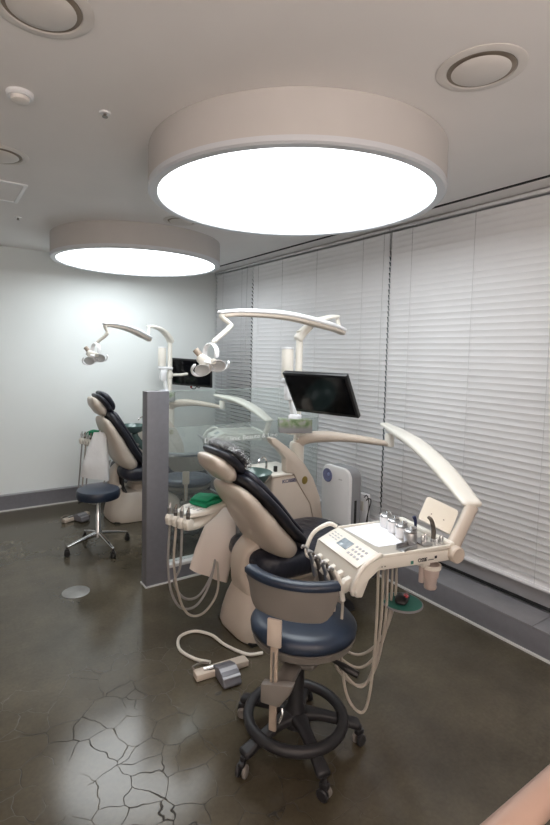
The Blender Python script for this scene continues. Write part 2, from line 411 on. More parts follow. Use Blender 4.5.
# header fascia and its dark shadow gap
struct(MB().box((2.995, (YB + YF) / 2, 2.7165), (0.17, YB - YF, 0.008)), 'trim_1', ceil_m)
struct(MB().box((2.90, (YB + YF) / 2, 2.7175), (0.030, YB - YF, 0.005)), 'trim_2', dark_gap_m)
# grey ledge box along the window, white strip below the blinds, thin skirting
mb = MB(); mb.box(((2.85 + 3.08) / 2, (YB + YF) / 2, 0.078), (0.23, YB - YF, 0.152), bevel=0.002)
struct(mb, 'baseboard_window', grey_m)
mb = MB()
yy = YF
while yy < YB:
    y2 = min(yy + 1.2, YB); mb.box((2.965, (yy + y2) / 2, 0.158), (0.234, y2 - yy - 0.003, 0.010), bevel=0.001); yy = y2
struct(mb, 'trim_3', ledge_m)
struct(MB().box((2.842, (YB + YF) / 2, 0.006), (0.014, YB - YF, 0.012)), 'trim_4', skirt_m)
struct(MB().box((3.14, (YB + YF) / 2, 0.176), (0.10, YB - YF, 0.018)), 'trim_5', dark_gap_m)
mb = MB(); mb.box((3.14, (YB + YF) / 2, 0.235), (0.10, YB - YF, 0.094), bevel=0.006); struct(mb, 'trim_6', alu_m)
# back wall ledge
struct(MB().box(((XL + 2.85) / 2, 5.67, 0.078), (2.85 - XL, 0.06, 0.152)), 'baseboard_back', grey_m)
struct(MB().box(((XL + 2.85) / 2, 5.668, 0.158), (2.85 - XL, 0.064, 0.010)), 'trim_7', ledge_m)
struct(MB().box(((XL + 2.842) / 2, 5.633, 0.006), (2.842 - XL, 0.014, 0.012)), 'trim_8', skirt_m)

# ---------------------------------------------------------------- venetian blinds
def blind(y0, y1, tilt, label, cords, ladders):
    x = 3.065; yc = (y0 + y1) / 2; zt, zb = 2.680, 0.315
    t = thing('venetian_blind', label, 'window blind', (x, yc, zb - 0.02), 'venetian blinds on the window wall')
    MB().box((x, yc, zt + 0.011), (0.055, y1 - y0, 0.022), bevel=0.003).build('headrail', blind_rail_m, t)
    MB().box((x, yc, zb - 0.008), (0.05, y1 - y0, 0.016), bevel=0.004).build('bottom_rail', blind_rail_m, t)
    mb = MB(); pitch = 0.0435; n = int((zt - zb) / pitch); ca, sa = math.cos(tilt), math.sin(tilt)
    for i in range(n):
        z = zb + 0.022 + i * pitch; rings = []
        jit = random.uniform(-0.02, 0.02); ca, sa = math.cos(tilt + jit), math.sin(tilt + jit)
        for y in (y0 + 0.004, y1 - 0.004):
            top, bot = [], []
            for k in range(5):
                u = (k / 4 - 0.5) * 0.05; h = 0.003 * (1 - (2 * k / 4 - 1) ** 2)
                # room-side edge turned up
                px, pz = u * ca + h * sa, -u * sa + h * ca
                top.append(V((x + px, y, z + pz)))
                bot.append(V((x + px - 0.0012 * sa, y, z + pz - 0.0012 * ca)))
            rings.append(top + bot[::-1])
        mb.ring_loft(rings)
    mb.build('slats', blind_m, t, sharp=60)
    for y in ladders:
        mb = MB()
        for dx in (-0.026, 0.026): mb.tube([(x + dx * 0.9, y, zb), (x + dx * 0.9, y, zt)], 0.0014, 5, smooth=False)
        mb.build('ladder_cord', cord_m, t)
    for y in cords:
        MB().tube([(x - 0.032, y, zt), (x - 0.036, y + 0.004, 1.9), (x - 0.034, y, 1.25)], 0.002, 6).build('lift_cord', cord_m, t)
    return t
blind(0.70, 2.768, 1.27, 'wide white venetian blind nearest the photographer, filling the right edge', [2.73], [1.00, 1.50, 2.02, 2.54])
blind(2.776, 4.792, 1.27, 'middle white venetian blind behind the monitor and air purifier', [2.81], [3.05, 3.65, 4.20, 4.65])
blind(4.802, 5.66, .90, 'narrow white venetian blind in the far corner with slats more open', [4.87], [5.0, 5.45])

# ---------------------------------------------------------------- ceiling lamps
def drum(cx, cy, r, label):
    zl = 2.52
    t = thing('ceiling_lamp', label, 'ceiling lamp', (cx, cy, zl), 'round drum ceiling lamps')
    ro = r + 0.05
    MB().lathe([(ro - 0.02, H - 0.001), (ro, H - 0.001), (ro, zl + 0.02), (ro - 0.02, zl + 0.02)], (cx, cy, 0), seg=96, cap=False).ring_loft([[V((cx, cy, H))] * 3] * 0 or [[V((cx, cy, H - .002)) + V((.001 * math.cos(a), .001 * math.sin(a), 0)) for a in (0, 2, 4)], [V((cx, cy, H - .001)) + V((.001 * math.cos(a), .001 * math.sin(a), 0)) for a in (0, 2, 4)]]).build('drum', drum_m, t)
    MB().lathe([(r, zl + 0.012), (r, zl - 0.004), (r + 0.004, zl - 0.010), (ro - 0.008, zl - 0.010), (ro + 0.002, zl - 0.002), (ro + 0.002, zl + 0.02), (r + .02, zl + 0.02)], (cx, cy, 0), seg=96, cap=False).build('rim', rim_m, t)
    MB().lathe([(0.0001, zl), (r * 0.5, zl), (r + 0.002, zl), (r + 0.002, zl + 0.006), (0.0001, zl + 0.006)], (cx, cy, 0), seg=96).build('diffuser', lens_m, t)
drum(1.654, 2.189, 0.722, 'large round drum ceiling lamp over the near dental chair, glowing white')
drum(1.658, 4.626, 0.722, 'farther round drum ceiling lamp by the back wall, glowing white')

# ---------------------------------------------------------------- ceiling fittings
def vent(cx, cy, r, label):
    t = thing('ceiling_vent', label, 'air vent', (cx, cy, H - 0.05), 'round ceiling air vents')
    MB().lathe([(r * 0.76, H - .001), (r * 0.79, H - 0.007), (r * 0.9, H - 0.008), (r, H - 0.003), (r, H - .001)], (cx, cy, 0), seg=48, cap=False).build('outer_ring', vent_m, t)
    MB().lathe([(0.001, H - 0.002), (r * 0.76, H - 0.002), (r * 0.76, H - 0.004), (0.001, H - 0.004)], (cx, cy, 0), seg=48).build('throat', ventdark_m, t)
    MB().lathe([(0.002, H - 0.022), (r * 0.40, H - 0.020), (r * 0.60, H - 0.014), (r * 0.66, H - 0.009), (r * 0.62, H - 0.007), (0.03, H - 0.007), (0.03, H - 0.003), (0.002, H - .003)], (cx, cy, 0), seg=48).build('disc_valve', vent_m, t)
vent(1.647, 1.104, 0.150, 'round ceiling vent to the right of the near drum lamp')
vent(0.300, 1.675, 0.150, 'round ceiling vent at the top left corner of the photo')
vent(0.325, 3.035, 0.145, 'round ceiling vent at the left edge, below the smoke detector')
vent(1.66, 3.66, 0.140, 'round ceiling vent partly hidden between the two drum lamps')
t = thing('smoke_detector', 'small white smoke detector on the ceiling near the left edge', 'smoke detector', (0.321, 2.269, H - 0.04))
MB().lathe([(0.002, H - .001), (0.052, H - .001), (0.052, H - 0.012), (0.046, H - 0.018), (0.002, H - 0.018)], (0.321, 2.269, 0), seg=32).build('base', white_m, t)
MB().lathe([(0.002, H - 0.017), (0.036, H - 0.017), (0.034, H - 0.032), (0.022, H - 0.038), (0.002, H - 0.038)], (0.321, 2.269, 0), seg=32).build('sensor_head', vent_m, t)
t = thing('sprinkler_head', 'tiny ceiling sprinkler between smoke detector and near drum lamp', 'sprinkler', (0.648, 2.225, H - 0.03))
MB().lathe([(0.002, H - .001), (0.024, H - .001), (0.022, H - 0.008), (0.002, H - 0.009)], (0.648, 2.225, 0), seg=24).build('escutcheon', white_m, t)
MB().lathe([(0.002, H - 0.008), (0.007, H - 0.008), (0.007, H - 0.018), (0.012, H - 0.019), (0.012, H - 0.022), (0.002, H - 0.022)], (0.648, 2.225, 0), seg=16).build('deflector', dsteel_m, t)
t = thing('sprinkler_head', 'tiny ceiling sprinkler at far left above the back wall', 'sprinkler', (0.593, 4.367, H - 0.03))
MB().lathe([(0.002, H - .001), (0.024, H - .001), (0.022, H - 0.008), (0.002, H - 0.009)], (0.593, 4.367, 0), seg=24).build('escutcheon', white_m, t)
MB().lathe([(0.002, H - 0.008), (0.007, H - 0.008), (0.007, H - 0.018), (0.012, H - 0.022), (0.002, H - 0.022)], (0.593, 4.367, 0), seg=16).build('deflector', dsteel_m, t)
t = thing('access_hatch', 'square ceiling access hatch at the left edge', 'hatch', (0.28, 3.71, H - 0.01))
mb = MB()
for c_, s_ in (((0.28, 3.49, H - 0.004), (0.50, 0.025, 0.008)), ((0.28, 3.93, H - 0.004), (0.50, 0.025, 0.008)), ((0.04, 3.71, H - 0.004), (0.025, 0.44, 0.008)), ((0.52, 3.71, H - 0.004), (0.025, 0.44, 0.008))): mb.box(c_, s_, bevel=0.002)
mb.build('frame', white_m, t)
MB().box((0.28, 3.71, H - 0.0025), (0.46, 0.42, 0.003)).build('panel', ceil_m, t)
single(MB().lathe([(0.002, 0), (0.093, 0), (0.093, 0.002), (0.088, 0.004), (0.002, 0.004)], (0.81, 3.49, 0), seg=40), 'floor_cover', disc_m,
       'flat round grey cover plate set in the floor left of the partition post', 'floor plate', (0.81, 3.49, 0))

# ---------------------------------------------------------------- partition
t = thing('glass_partition', 'low glass partition with grey end post between the two dental chairs', 'partition', (2.05, 3.34, 0))
PX0, PX1, PX2, PY = 1.249, 1.413, 2.85, 3.34
MB().box(((PX0 + PX1) / 2, PY, 0.705), (PX1 - PX0, 0.094, 1.41), bevel=0.002).build('end_post', grey_m, t)
MB().box(((PX0 + PX1) / 2, PY, 0.004), (PX1 - PX0 + .016, 0.110, 0.010)).build('post_skirting', skirt_m, t)
MB().box(((PX1 + PX2) / 2, PY, 0.0525), (PX2 - PX1, 0.086, 0.105)).build('base_panel', grey_m, t)
MB().box(((PX1 + PX2) / 2, PY, 0.117), (PX2 - PX1, 0.094, 0.024), bevel=0.002).build('sill_strip', skirt_m, t)
MB().box(((PX1 + PX2) / 2, PY - .05, 0.006), (PX2 - PX1, 0.014, 0.012)).build('skirting', skirt_m, t)
g = MB().box(((PX1 + PX2) / 2, PY, 0.768), (PX2 - PX1 - .004, 0.010, 1.278), bevel=0.001).build('glass_pane', part_glass_m, t)
MB().box(((PX1 + PX2) / 2, PY - .0062, 1.03), (PX2 - PX1 - .01, 0.001, 0.22)).build('frosted_band', frost_glass_m, g)
MB().box(((PX1 + PX2) / 2, PY, 1.408), (PX2 - PX1 - .004, 0.010, 0.003)).build('polished_edge', mat('glass_edge', (0.45, 0.55, 0.53), 0.2, var=0.02), g)
text_part('lettering', 'Dental Clinic Beaute & Line', 0.050, frame((2.06, PY - .009, 1.02), (1, 0, 0), (0, 0, 1)) @ Matrix.Diagonal((1.22, 1, 1, 1)), frost_ink_m, t)

# ---------------------------------------------------------------- dental chair
def dental_chair(dx, dy, label, wrap, tilt=0.0, lift=0.0, slide=0.0):
    c = 2.485 + dy; cb = c - .05; ch = c - .015
    t = thing('dental_chair', label, 'dental chair', (1.9 + dx, c, 0), 'dental treatment chairs')
    def off(B, n, d, y=None): return [(x + dx + n[0] * d, cb if y is None else y, z + n[1] * d) for x, z in B]
    MB().prism([(1.50 + dx, c - .20), (2.32 + dx, c - .20), (2.36 + dx, c - .12), (2.36 + dx, c + .12), (2.32 + dx, c + .20), (1.50 + dx, c + .2)], 'z', 0.0, 0.018, bevel=.004).build('floor_plate', black_m, t)
    mb = MB(); rings = []
    for z, x0, x1, hw, e in ((0.006, 1.475, 2.28, .232, 4), (0.03, 1.468, 2.28, .238, 4), (0.10, 1.475, 2.24, .232, 3.6), (0.18, 1.492, 2.16, .215, 3.2), (0.25, 1.515, 2.06, .19, 2.8), (0.285, 1.54, 1.98, .165, 2.6), (0.295, 1.58, 1.92, .12, 2.5)):
        ring = []
        for k in range(48):
            a = 2 * PI * k / 48; cc, ss = math.cos(a), math.sin(a)
            ring.append(V((dx + (x0 + x1) / 2 + math.copysign(abs(cc) ** (2 / e), cc) * (x1 - x0) / 2, c + math.copysign(abs(ss) ** (2 / e), ss) * hw, z)))
        rings.append(ring)
    mb.ring_loft(rings).build('base_cover', beige_m, t)
    MB().sweep([(1.80 + dx, c, 0.26), (1.84 + dx, c, 0.34), (1.90 + dx, c, 0.40)], [.26, .24, .30], [.26, .22, .24], expo=3).build('lift_column', beige_m, t)
    MB().sweep([(1.575 + dx, c, 0.26), (1.545 + dx, c, 0.36), (1.55 + dx, c, 0.48), (1.64 + dx, c, 0.56)], [.22, .16, .16, .20], [.09, .085, .08, .06], expo=3.5, round_ends=0.015).build('backrest_link', beige_m, t)
    MB().sweep([(1.63 + dx, c, 0.27), (1.60 + dx, c, 0.36), (1.61 + dx, c, 0.46), (1.67 + dx, c, 0.53)], [.29, .25, .26, .28], [.035, .03, .03, .02], expo=4).build('rubber_gaiter', black_m, t)
    ML = Matrix.Translation((0, 0, lift)); pv = V((1.78 + dx, 0, .53))
    MK = Matrix.Translation(V((slide, 0, lift)) + pv) @ Matrix.Rotation(tilt, 4, 'Y') @ Matrix.Translation(-pv)
    # seat
    MB(ML).sweep([(1.68 + dx, c, 0.36), (1.95 + dx, c, 0.35), (2.32 + dx, c, 0.36)], [.38, .44, .44, .36], [.08, .08, .07], expo=2.6, round_ends=0.10, n=10).build('seat_shell', beige_m, t)
    MB(ML).sweep([(1.55 + dx, c, 0.480), (1.70 + dx, c, 0.445), (1.97 + dx, c, 0.445), (2.22 + dx, c, 0.460), (2.46 + dx, c, 0.430)], [.50, .55, .57, .56, .50], [.16, .175, .18, .15, .11], expo=3.6, round_ends=0.15, n=10, seg=40).build('seat_cushion', navy_wrinkle_m, t)
    MB(ML).sweep([(2.42 + dx, c, 0.41), (2.48 + dx, c, 0.34), (2.52 + dx, c, 0.24), (2.54 + dx, c, 0.14)], [.44, .42, .38, .34], [.09, .085, .08, .06], expo=2.8, round_ends=0.05).build('leg_rest', navy_m, t)
    # backrest: shell behind, cushion in front
    B = [(1.84, 0.545), (1.73, 0.645), (1.60, 0.79), (1.49, 0.905), (1.43, 0.965)]; n = (.72, .69)
    MB(MK).sweep([(x + dx - n[0] * q, cb, z - n[1] * q) for (x, z), q in zip(B, (.065, .075, .06, .045, .035))], [.40, .44, .45, .43, .37], [.14, .165, .14, .105, .075], expo=3.0, round_ends=0.075, seg=40, n=10).build('backrest_shell', beige_m, t)
    B1 = [(1.865, 0.52)] + B[1:-1] + [(1.415, 0.985)]
    MB(MK).sweep(off(B1, n, .030), [.38, .44, .465, .45, .38], [.06, .07, .07, .065, .06], expo=3.0, round_ends=0.075, seg=40, n=10).build('backrest_cushion', navy_m, t)
    B2 = [(1.84, 0.545)] + B[1:-1] + [(1.425, 0.975)]
    MB(MK).sweep(off(B2, n, .068), [.30, .35, .37, .36, .31], [.05, .05, .055, .06, .07], expo=2.6, round_ends=0.08, seg=32, n=10).build('backrest_overlay', navy_wrinkle_m, t)
    # neck bar and headrest
    MB(MK).sweep([(1.47 + dx, ch, 0.87), (1.43 + dx, ch, 0.94), (1.41 + dx, ch, 1.00)], [.12, .10, .12], [.03, .03, .03], expo=3).build('neck_bar', ivory_m, t)
    HB = [(1.480, .985), (1.437, 1.040), (1.375, 1.098), (1.300, 1.142)]; hn = (.62, .78)
    MB(MK).sweep([(1.44 + dx, ch, .965), (1.395 + dx, ch, 1.008), (1.335 + dx, ch, 1.060), (1.280 + dx, ch, 1.115)], [.20, .25, .27, .23], [.06, .105, .10, .06], expo=2.5, round_ends=0.05, seg=32, n=10).build('headrest_shell', beige_m, t)
    MB(MK).sweep(off(HB, hn, .012, ch), [.24, .28, .29, .25], [.05, .06, .06, .05], expo=2.8, round_ends=0.07, seg=32, n=10).build('headrest_pad', navy_m, t)
    HC = [(1.500, 1.015), (1.462, 1.070), (1.402, 1.128), (1.330, 1.168)]
    hp = MB(MK).sweep(off(HC, hn, .015, ch), [.22, .27, .28, .23], [.06, .075, .075, .06], expo=2.5, round_ends=0.07, seg=32, n=10).build('headrest_cushion', navy_wrinkle_m, t)
    if wrap:
        mb = MB(MK).sweep(off([(1.510, 1.00)] + HC[1:-1] + [(1.317, 1.175)], hn, .018, ch), [.25, .30, .31, .26], [.075, .092, .09, .075], expo=2.5, round_ends=0.07, seg=60, n=16)
        for v in mb.bm.verts:
            d = noise.noise(v.co * 45) * 0.006 + noise.noise(v.co * 110) * 0.003
            v.co += V((hn[0] * d, 0, hn[1] * d))
        mb.build('plastic_wrap', film_m, hp)
    MB().tube([(1.68 + dx, c + .26, 0.46), (1.68 + dx, c + .29, 0.60), (1.74 + dx, c + .30, 0.67), (1.90 + dx, c + .30, 0.68), (2.0 + dx, c + .30, 0.66)], [.016, .016, .02, .024, .02], 12).build('armrest', hose_grey_m, t)
    return t
dental_chair(0, 0, 'near navy and beige dental chair with plastic-wrapped headrest, in front of the glass partition', True)
dental_chair(-.04, 2.39, 'far navy and beige dental chair near the back wall, behind the grey post', False, math.radians(11), .035, -.09)

# ---------------------------------------------------------------- unit cabinet with spittoon and pole
def cabinet(dy, label):
    y = 2.76 + dy; gx = lambda P: [(x * 1.06 + .09, z) for x, z in P]
    t = thing('spittoon_cabinet', label, 'dental unit', (2.17, y + .16, 0), 'cabinets beside the dental chairs')
    MB().prism(gx([(1.80, 0.0), (2.20, 0.0), (2.215, .30), (2.19, .52), (2.15, .69), (2.05, .838), (1.76, .838), (1.75, .60), (1.78, .25)]), 'y', y, y + .34, bevel=.02, seg=3).build('body', beige_m, t)
    MB().box((2.09, y + .17, 0.846), (0.29, 0.36, 0.016), bevel=.006).build('top_plate', ivory_m, t)
    # swept fin rising from the right side
    fin = [(1.735, 1.115), (1.775, 1.112), (1.84, 1.065), (1.93, .995), (2.02, .905), (2.10, .79), (2.165, .64), (2.20, .45), (2.12, .45), (2.08, .60), (2.00, .72), (1.93, .84), (1.865, .86), (1.86, .96), (1.80, 1.03), (1.745, 1.08)]
    MB().prism(gx(fin), 'y', y - .012, y + .05, bevel=.008).build('side_fin', beige_m, t)
    MB().ball((2.235, y - .012, 0.785), (.027, .004, .030)).build('emblem', gold_m, t)
    text_part('maker_lettering', 'KOSSEN', 0.034, frame((2.115, y - .002, 0.795), (1, 0, 0), (0, 0, 1)) @ Matrix.Diagonal((1.2, 1, 1, 1)), blue_ink_m, t, bold=True)
    # spittoon bowl on a bracket
    MB().sweep([(2.00, y + .08, 0.60), (1.91, y + .06, 0.66), (1.84, y + .04, 0.74), (1.82, y + .03, 0.80)], [.12, .13, .10, .07], [.10, .09, .08, .07], expo=2.5, round_ends=.02).build('bowl_bracket', teal_m, t)
    MB().lathe([(0.02, .80), (0.07, .805), (0.115, .83), (0.138, .875), (0.144, .888), (0.138, .890), (0.128, .872), (0.10, .84), (0.05, .822), (0.002, .82)], (1.80, y + .03, 0), seg=40).build('bowl', teal_m, t)
    MB().tube([(1.97, y + .10, .85), (1.97, y + .10, .93), (1.94, y + .09, .965), (1.89, y + .07, .95), (1.88, y + .065, .93)], .008, 10).build('cup_filler', chrome_m, t)
    MB().box((2.03, y + .07, 0.875), (0.022, 0.022, 0.040), bevel=.003).build('filler_nozzle', black_m, t)
    # assistant arm running under the backrest
    MB().sweep([(2.0, y + .10, .62), (1.78, y + .12, .66), (1.60, y + .08, .70), (1.53, y + .04, .72)], .07, .045, lat=(0, 1, 0), expo=3, round_ends=.03).build('assistant_arm', ivory_m, t)
    mb = MB(); mb.box((2.19, y + .05, 1.127), (.16, .10, .010), bevel=.002); mb.tube([(2.19, y + .05, 1.122), (2.21, y + .07, 1.09), (2.27, y + .13, 1.06)], .010, 10); mb.build('box_shelf', ivory_m, t)
    # pole
    px_, py_ = 2.28, y + .15
    MB().lathe([(0.055, .80), (0.055, 1.02), (0.05, 1.035), (0.03, 1.045), (0.026, 1.08), (.026, 1.86), (.03, 1.865), (.002, 1.87)], (px_, py_, 0), seg=24).build('pole', ivory_m, t)
    MB().lathe([(.002, 1.52), (.042, 1.52), (.044, 1.525), (.044, 1.72), (.040, 1.73), (.002, 1.73)], (px_ - .085, py_ + .03, 0), seg=24).build('control_housing', ivory_m, t)
    MB().lathe([(.002, 1.731), (.046, 1.731), (.046, 1.742), (.002, 1.746)], (px_ - .085, py_ + .03, 0), seg=24).build('housing_cap', white_m, t)
    mb = MB().box((px_ - .055, py_, 1.50), (.16, .07, .03), bevel=.008); mb.box((px_ - .09, py_ - .01, 1.42), (.07, .06, .13), bevel=.012); mb.box((px_ - .13, py_ - .03, 1.505), (.05, .03, .018), bevel=.004)
    mb.build('bracket', white_m, t)
    MB().sweep([(px_ - .07, py_ - .01, 1.36), (px_ - .04, py_ - .01, 1.22), (px_ - .01, py_, 1.13)], [.05, .06, .08], [.04, .04, .05], expo=2.6).build('cable_cover', white_m, t)
    return t
cabinet(0, 'near beige cabinet with spittoon bowl and tall pole, behind the near dental chair')
cabinet(2.39, 'far beige cabinet with spittoon bowl and tall pole, against the back wall')

def monitor(c, rx, ry, rz, dy_pole, label, cable):
    Mr = Matrix.Rotation(rz, 4, 'Z') @ Matrix.Rotation(ry, 4, 'Y') @ Matrix.Rotation(rx, 4, 'X')
    M = Matrix.Translation(c) @ Mr
    t = thing('monitor', label, 'monitor', c, 'monitors on the dental units')
    w_, h_ = .50, .3215
    MB(M).box((0, .016, 0), (w_, .032, h_), bevel=.006).build('housing', black_m, t)
    MB(M).box((0, -.0005, .004), (w_ - .034, .003, h_ - .044)).build('screen', screen_m, t)
    MB(M).box((0, .05, -.01), (.22, .04, .17), bevel=.012).build('back_box', black_m, t)
    MB(M).box((0, -.0008, -h_ / 2 + .008), (.06, .002, .004)).build('maker_mark', mat('mark_grey', (.2, .2, .2), .4, var=.05), t)
    a = M @ V((0, .07, -.01)); p = V((2.28, dy_pole, 1.42))
    MB().tube([a, a.lerp(p, .5) + V((0, 0, -.01)), p + (a - p).normalized() * .02], .017, 12).build('mount_arm', ivory_m, t)
    MB().lathe([(.028, -.035), (.034, -.03), (.034, .03), (.028, .035)], p, seg=20).build('pole_clamp', ivory_m, t)
    if cable:
        MB(M).tube([(-.02, .03, -h_ / 2), (-.01, .02, -h_ / 2 - .03), (.03, .02, -h_ / 2 - .035), (.05, .03, -h_ / 2 - .01), (.08, .03, -h_ / 2 - .02), (.10, .03, -h_ / 2 + .01)], .005, 8).build('cable', black_m, t)
        MB(M).box((-.015, .02, -h_ / 2 - .012), (.02, .02, .025), bevel=.004).build('cable_plug', red_m, t)
monitor((2.104, 2.462, 1.432), 0.553, 0.0, -1.313, 2.91, 'black monitor tilted forward above the near dental chair', False)
monitor((2.53, 5.255, 1.445), 0.192, 0.046, -0.831, 5.30, 'black monitor on the far pole beside the back wall', True)

# ---------------------------------------------------------------- operating lamps
def op_lamp(pole, tip, boomR, boomL, elbow, head, label):
    pole, tip, boomR, boomL, elbow, head = map(V, (pole, tip, boomR, boomL, elbow, head))
    t = thing('operating_lamp', label, 'operating lamp', (pole.x, pole.y, pole.z), 'operating lamps on the dental units')
    d = (tip - pole); dh = V((d.x, d.y, 0)).normalized(); lat = V((-dh.y, dh.x, 0))
    MB().sweep([pole + V((0, 0, -.05)) - dh * .02, pole + d * .12 + V((0, 0, .005)), pole + d * .45 + V((0, 0, .035)), pole + d * .8 + V((0, 0, .02)), tip + dh * .02], [.085, .08, .075, .07, .06], [.07, .065, .045, .038, .026], lat=lat, expo=2.6, round_ends=.02).build('swivel_arm', ivory_m, t)
    MB().tube([tip + V((0, 0, .0)), tip.lerp(boomR, .5), boomR + V((0, 0, -.01))], [.016, .015, .02], 14, smooth=False).build('swivel_pin', ivory_m, t)
    b = boomL - boomR; bh = V((b.x, b.y, 0)).normalized(); lat = V((-bh.y, bh.x, 0))
    arc = V((0, 0, b.length * .045))
    pts = [boomR - bh * .04, boomR + b * .12 + arc * .6, boomR + b * .5 + arc * 1.1, boomR + b * .85 + arc * .6, boomL + bh * .03]
    MB().sweep([p + V((0, 0, .008)) for p in pts], [.085, .095, .09, .075, .055], [.035, .045, .042, .034, .024], lat=lat, expo=2.4, round_ends=.03).build('boom_cover', white_m, t)
    MB().sweep([p + V((0, 0, -.012)) for p in pts[:-1]] + [boomL + V((0, 0, -.012))], [.065, .075, .07, .06, .045], [.04, .052, .046, .038, .028], lat=lat, expo=3, round_ends=.03).build('boom_beam', beige_m, t)
    MB().tube([boomL - bh * .005 + V((0, 0, .0)), boomL + V((0, 0, -.02)), elbow + V((0, 0, .012)), elbow], [.020, .018, .013, .013], 14).build('drop_pin', ivory_m, t)
    MB().tube([elbow + V((0, 0, .01)), elbow.lerp(head, .2), elbow.lerp(head, .85), head], [.017, .016, .015, .010], 14).build('drop_tube', ivory_m, t)
    # lamp head: yoke ring, centre hub, two petal loops and handle
    right = V((.85, -.53, 0)); upv = V((0, 0, 1)); toc = V((-.53, -.85, 0)); hc = head + V((0, 0, -.10)) + right * -.02
    def loop(cen, ax, bx, ra, rb, th, wd, a0, a1, name, n=26, m=white_m):
        nz = ax.cross(bx).normalized(); rings = []
        for i in range(n + 1):
            a = a0 + (a1 - a0) * i / n; rad = ax * math.cos(a) * ra + bx * math.sin(a) * rb; p = cen + rad; o = rad.normalized(); e = 1.0 if 0 < i < n else .4
            rings.append([p + o * (th * e * math.cos(q)) + nz * (wd * e * math.sin(q)) for q in [2 * PI * k / 12 for k in range(12)]])
        mb = MB(); mb.ring_loft(rings); return mb.build(name, m, t)
    loop(hc + upv * .035 + right * .01, (right * .75 + toc * .65).normalized(), upv, .052, .058, .006, .020, -.5, 3.7, 'yoke')
    hub = hc + upv * -.03
    MB().sweep([hub - right * .07 + upv * .045, hub, hub + right * .055 - upv * .0], [.055, .075, .055], [.05, .05, .045], lat=toc.cross(right).normalized(), expo=2.4, round_ends=.02).build('hub', ivory_m, t)
    for sgn, off, tilt in ((-1, -.042, .25), (1, .058, -.12)):
        cc = hub + right * off + upv * (-.028 if sgn < 0 else .0) + toc * .02
        ax = (right + upv * tilt * -sgn).normalized(); bx = (upv * .8 + toc * .6).normalized()
        loop(cc, ax, bx, .062, .050, .008, .014, (2.2 if sgn < 0 else 3.0), (2.2 + 5.4 if sgn < 0 else 3.0 + 3.6), 'reflector_rim')
        nz = ax.cross(bx).normalized()
        MB().lathe([(.002, 0), (.03, .003), (.045, .012), (.043, .014), (.028, .006), (.002, .004)], cc - nz * -.004, axis=nz, seg=24).build('reflector', lampglass_m, t)
    MB().tube([hub - right * .055 + upv * .05, hub - right * .085 + upv * .085], [.018, .02], 14).build('handle', rail2_m, t)
    MB().tube([hub + right * .03 + upv * .015 + toc * .02, hub + right * .03 + upv * .015 + toc * .05], [.02, .016], 16).build('pivot_knob', ivory_m, t)
op_lamp((2.28, 2.91, 1.845), (2.575, 2.84, 1.985), (2.62, 2.84, 1.875), (1.515, 2.72, 1.935), (1.58, 2.72, 1.86), (1.43, 2.68, 1.755),
        'near operating lamp on a long boom, hanging over the near dental chair')
op_lamp((2.28, 5.30, 1.845), (1.955, 5.10, 1.955), (1.94, 5.10, 1.82), (1.325, 4.55, 1.925), (1.345, 4.55, 1.84), (1.264, 4.60, 1.76),
        'far operating lamp on a jointed boom against the back wall')

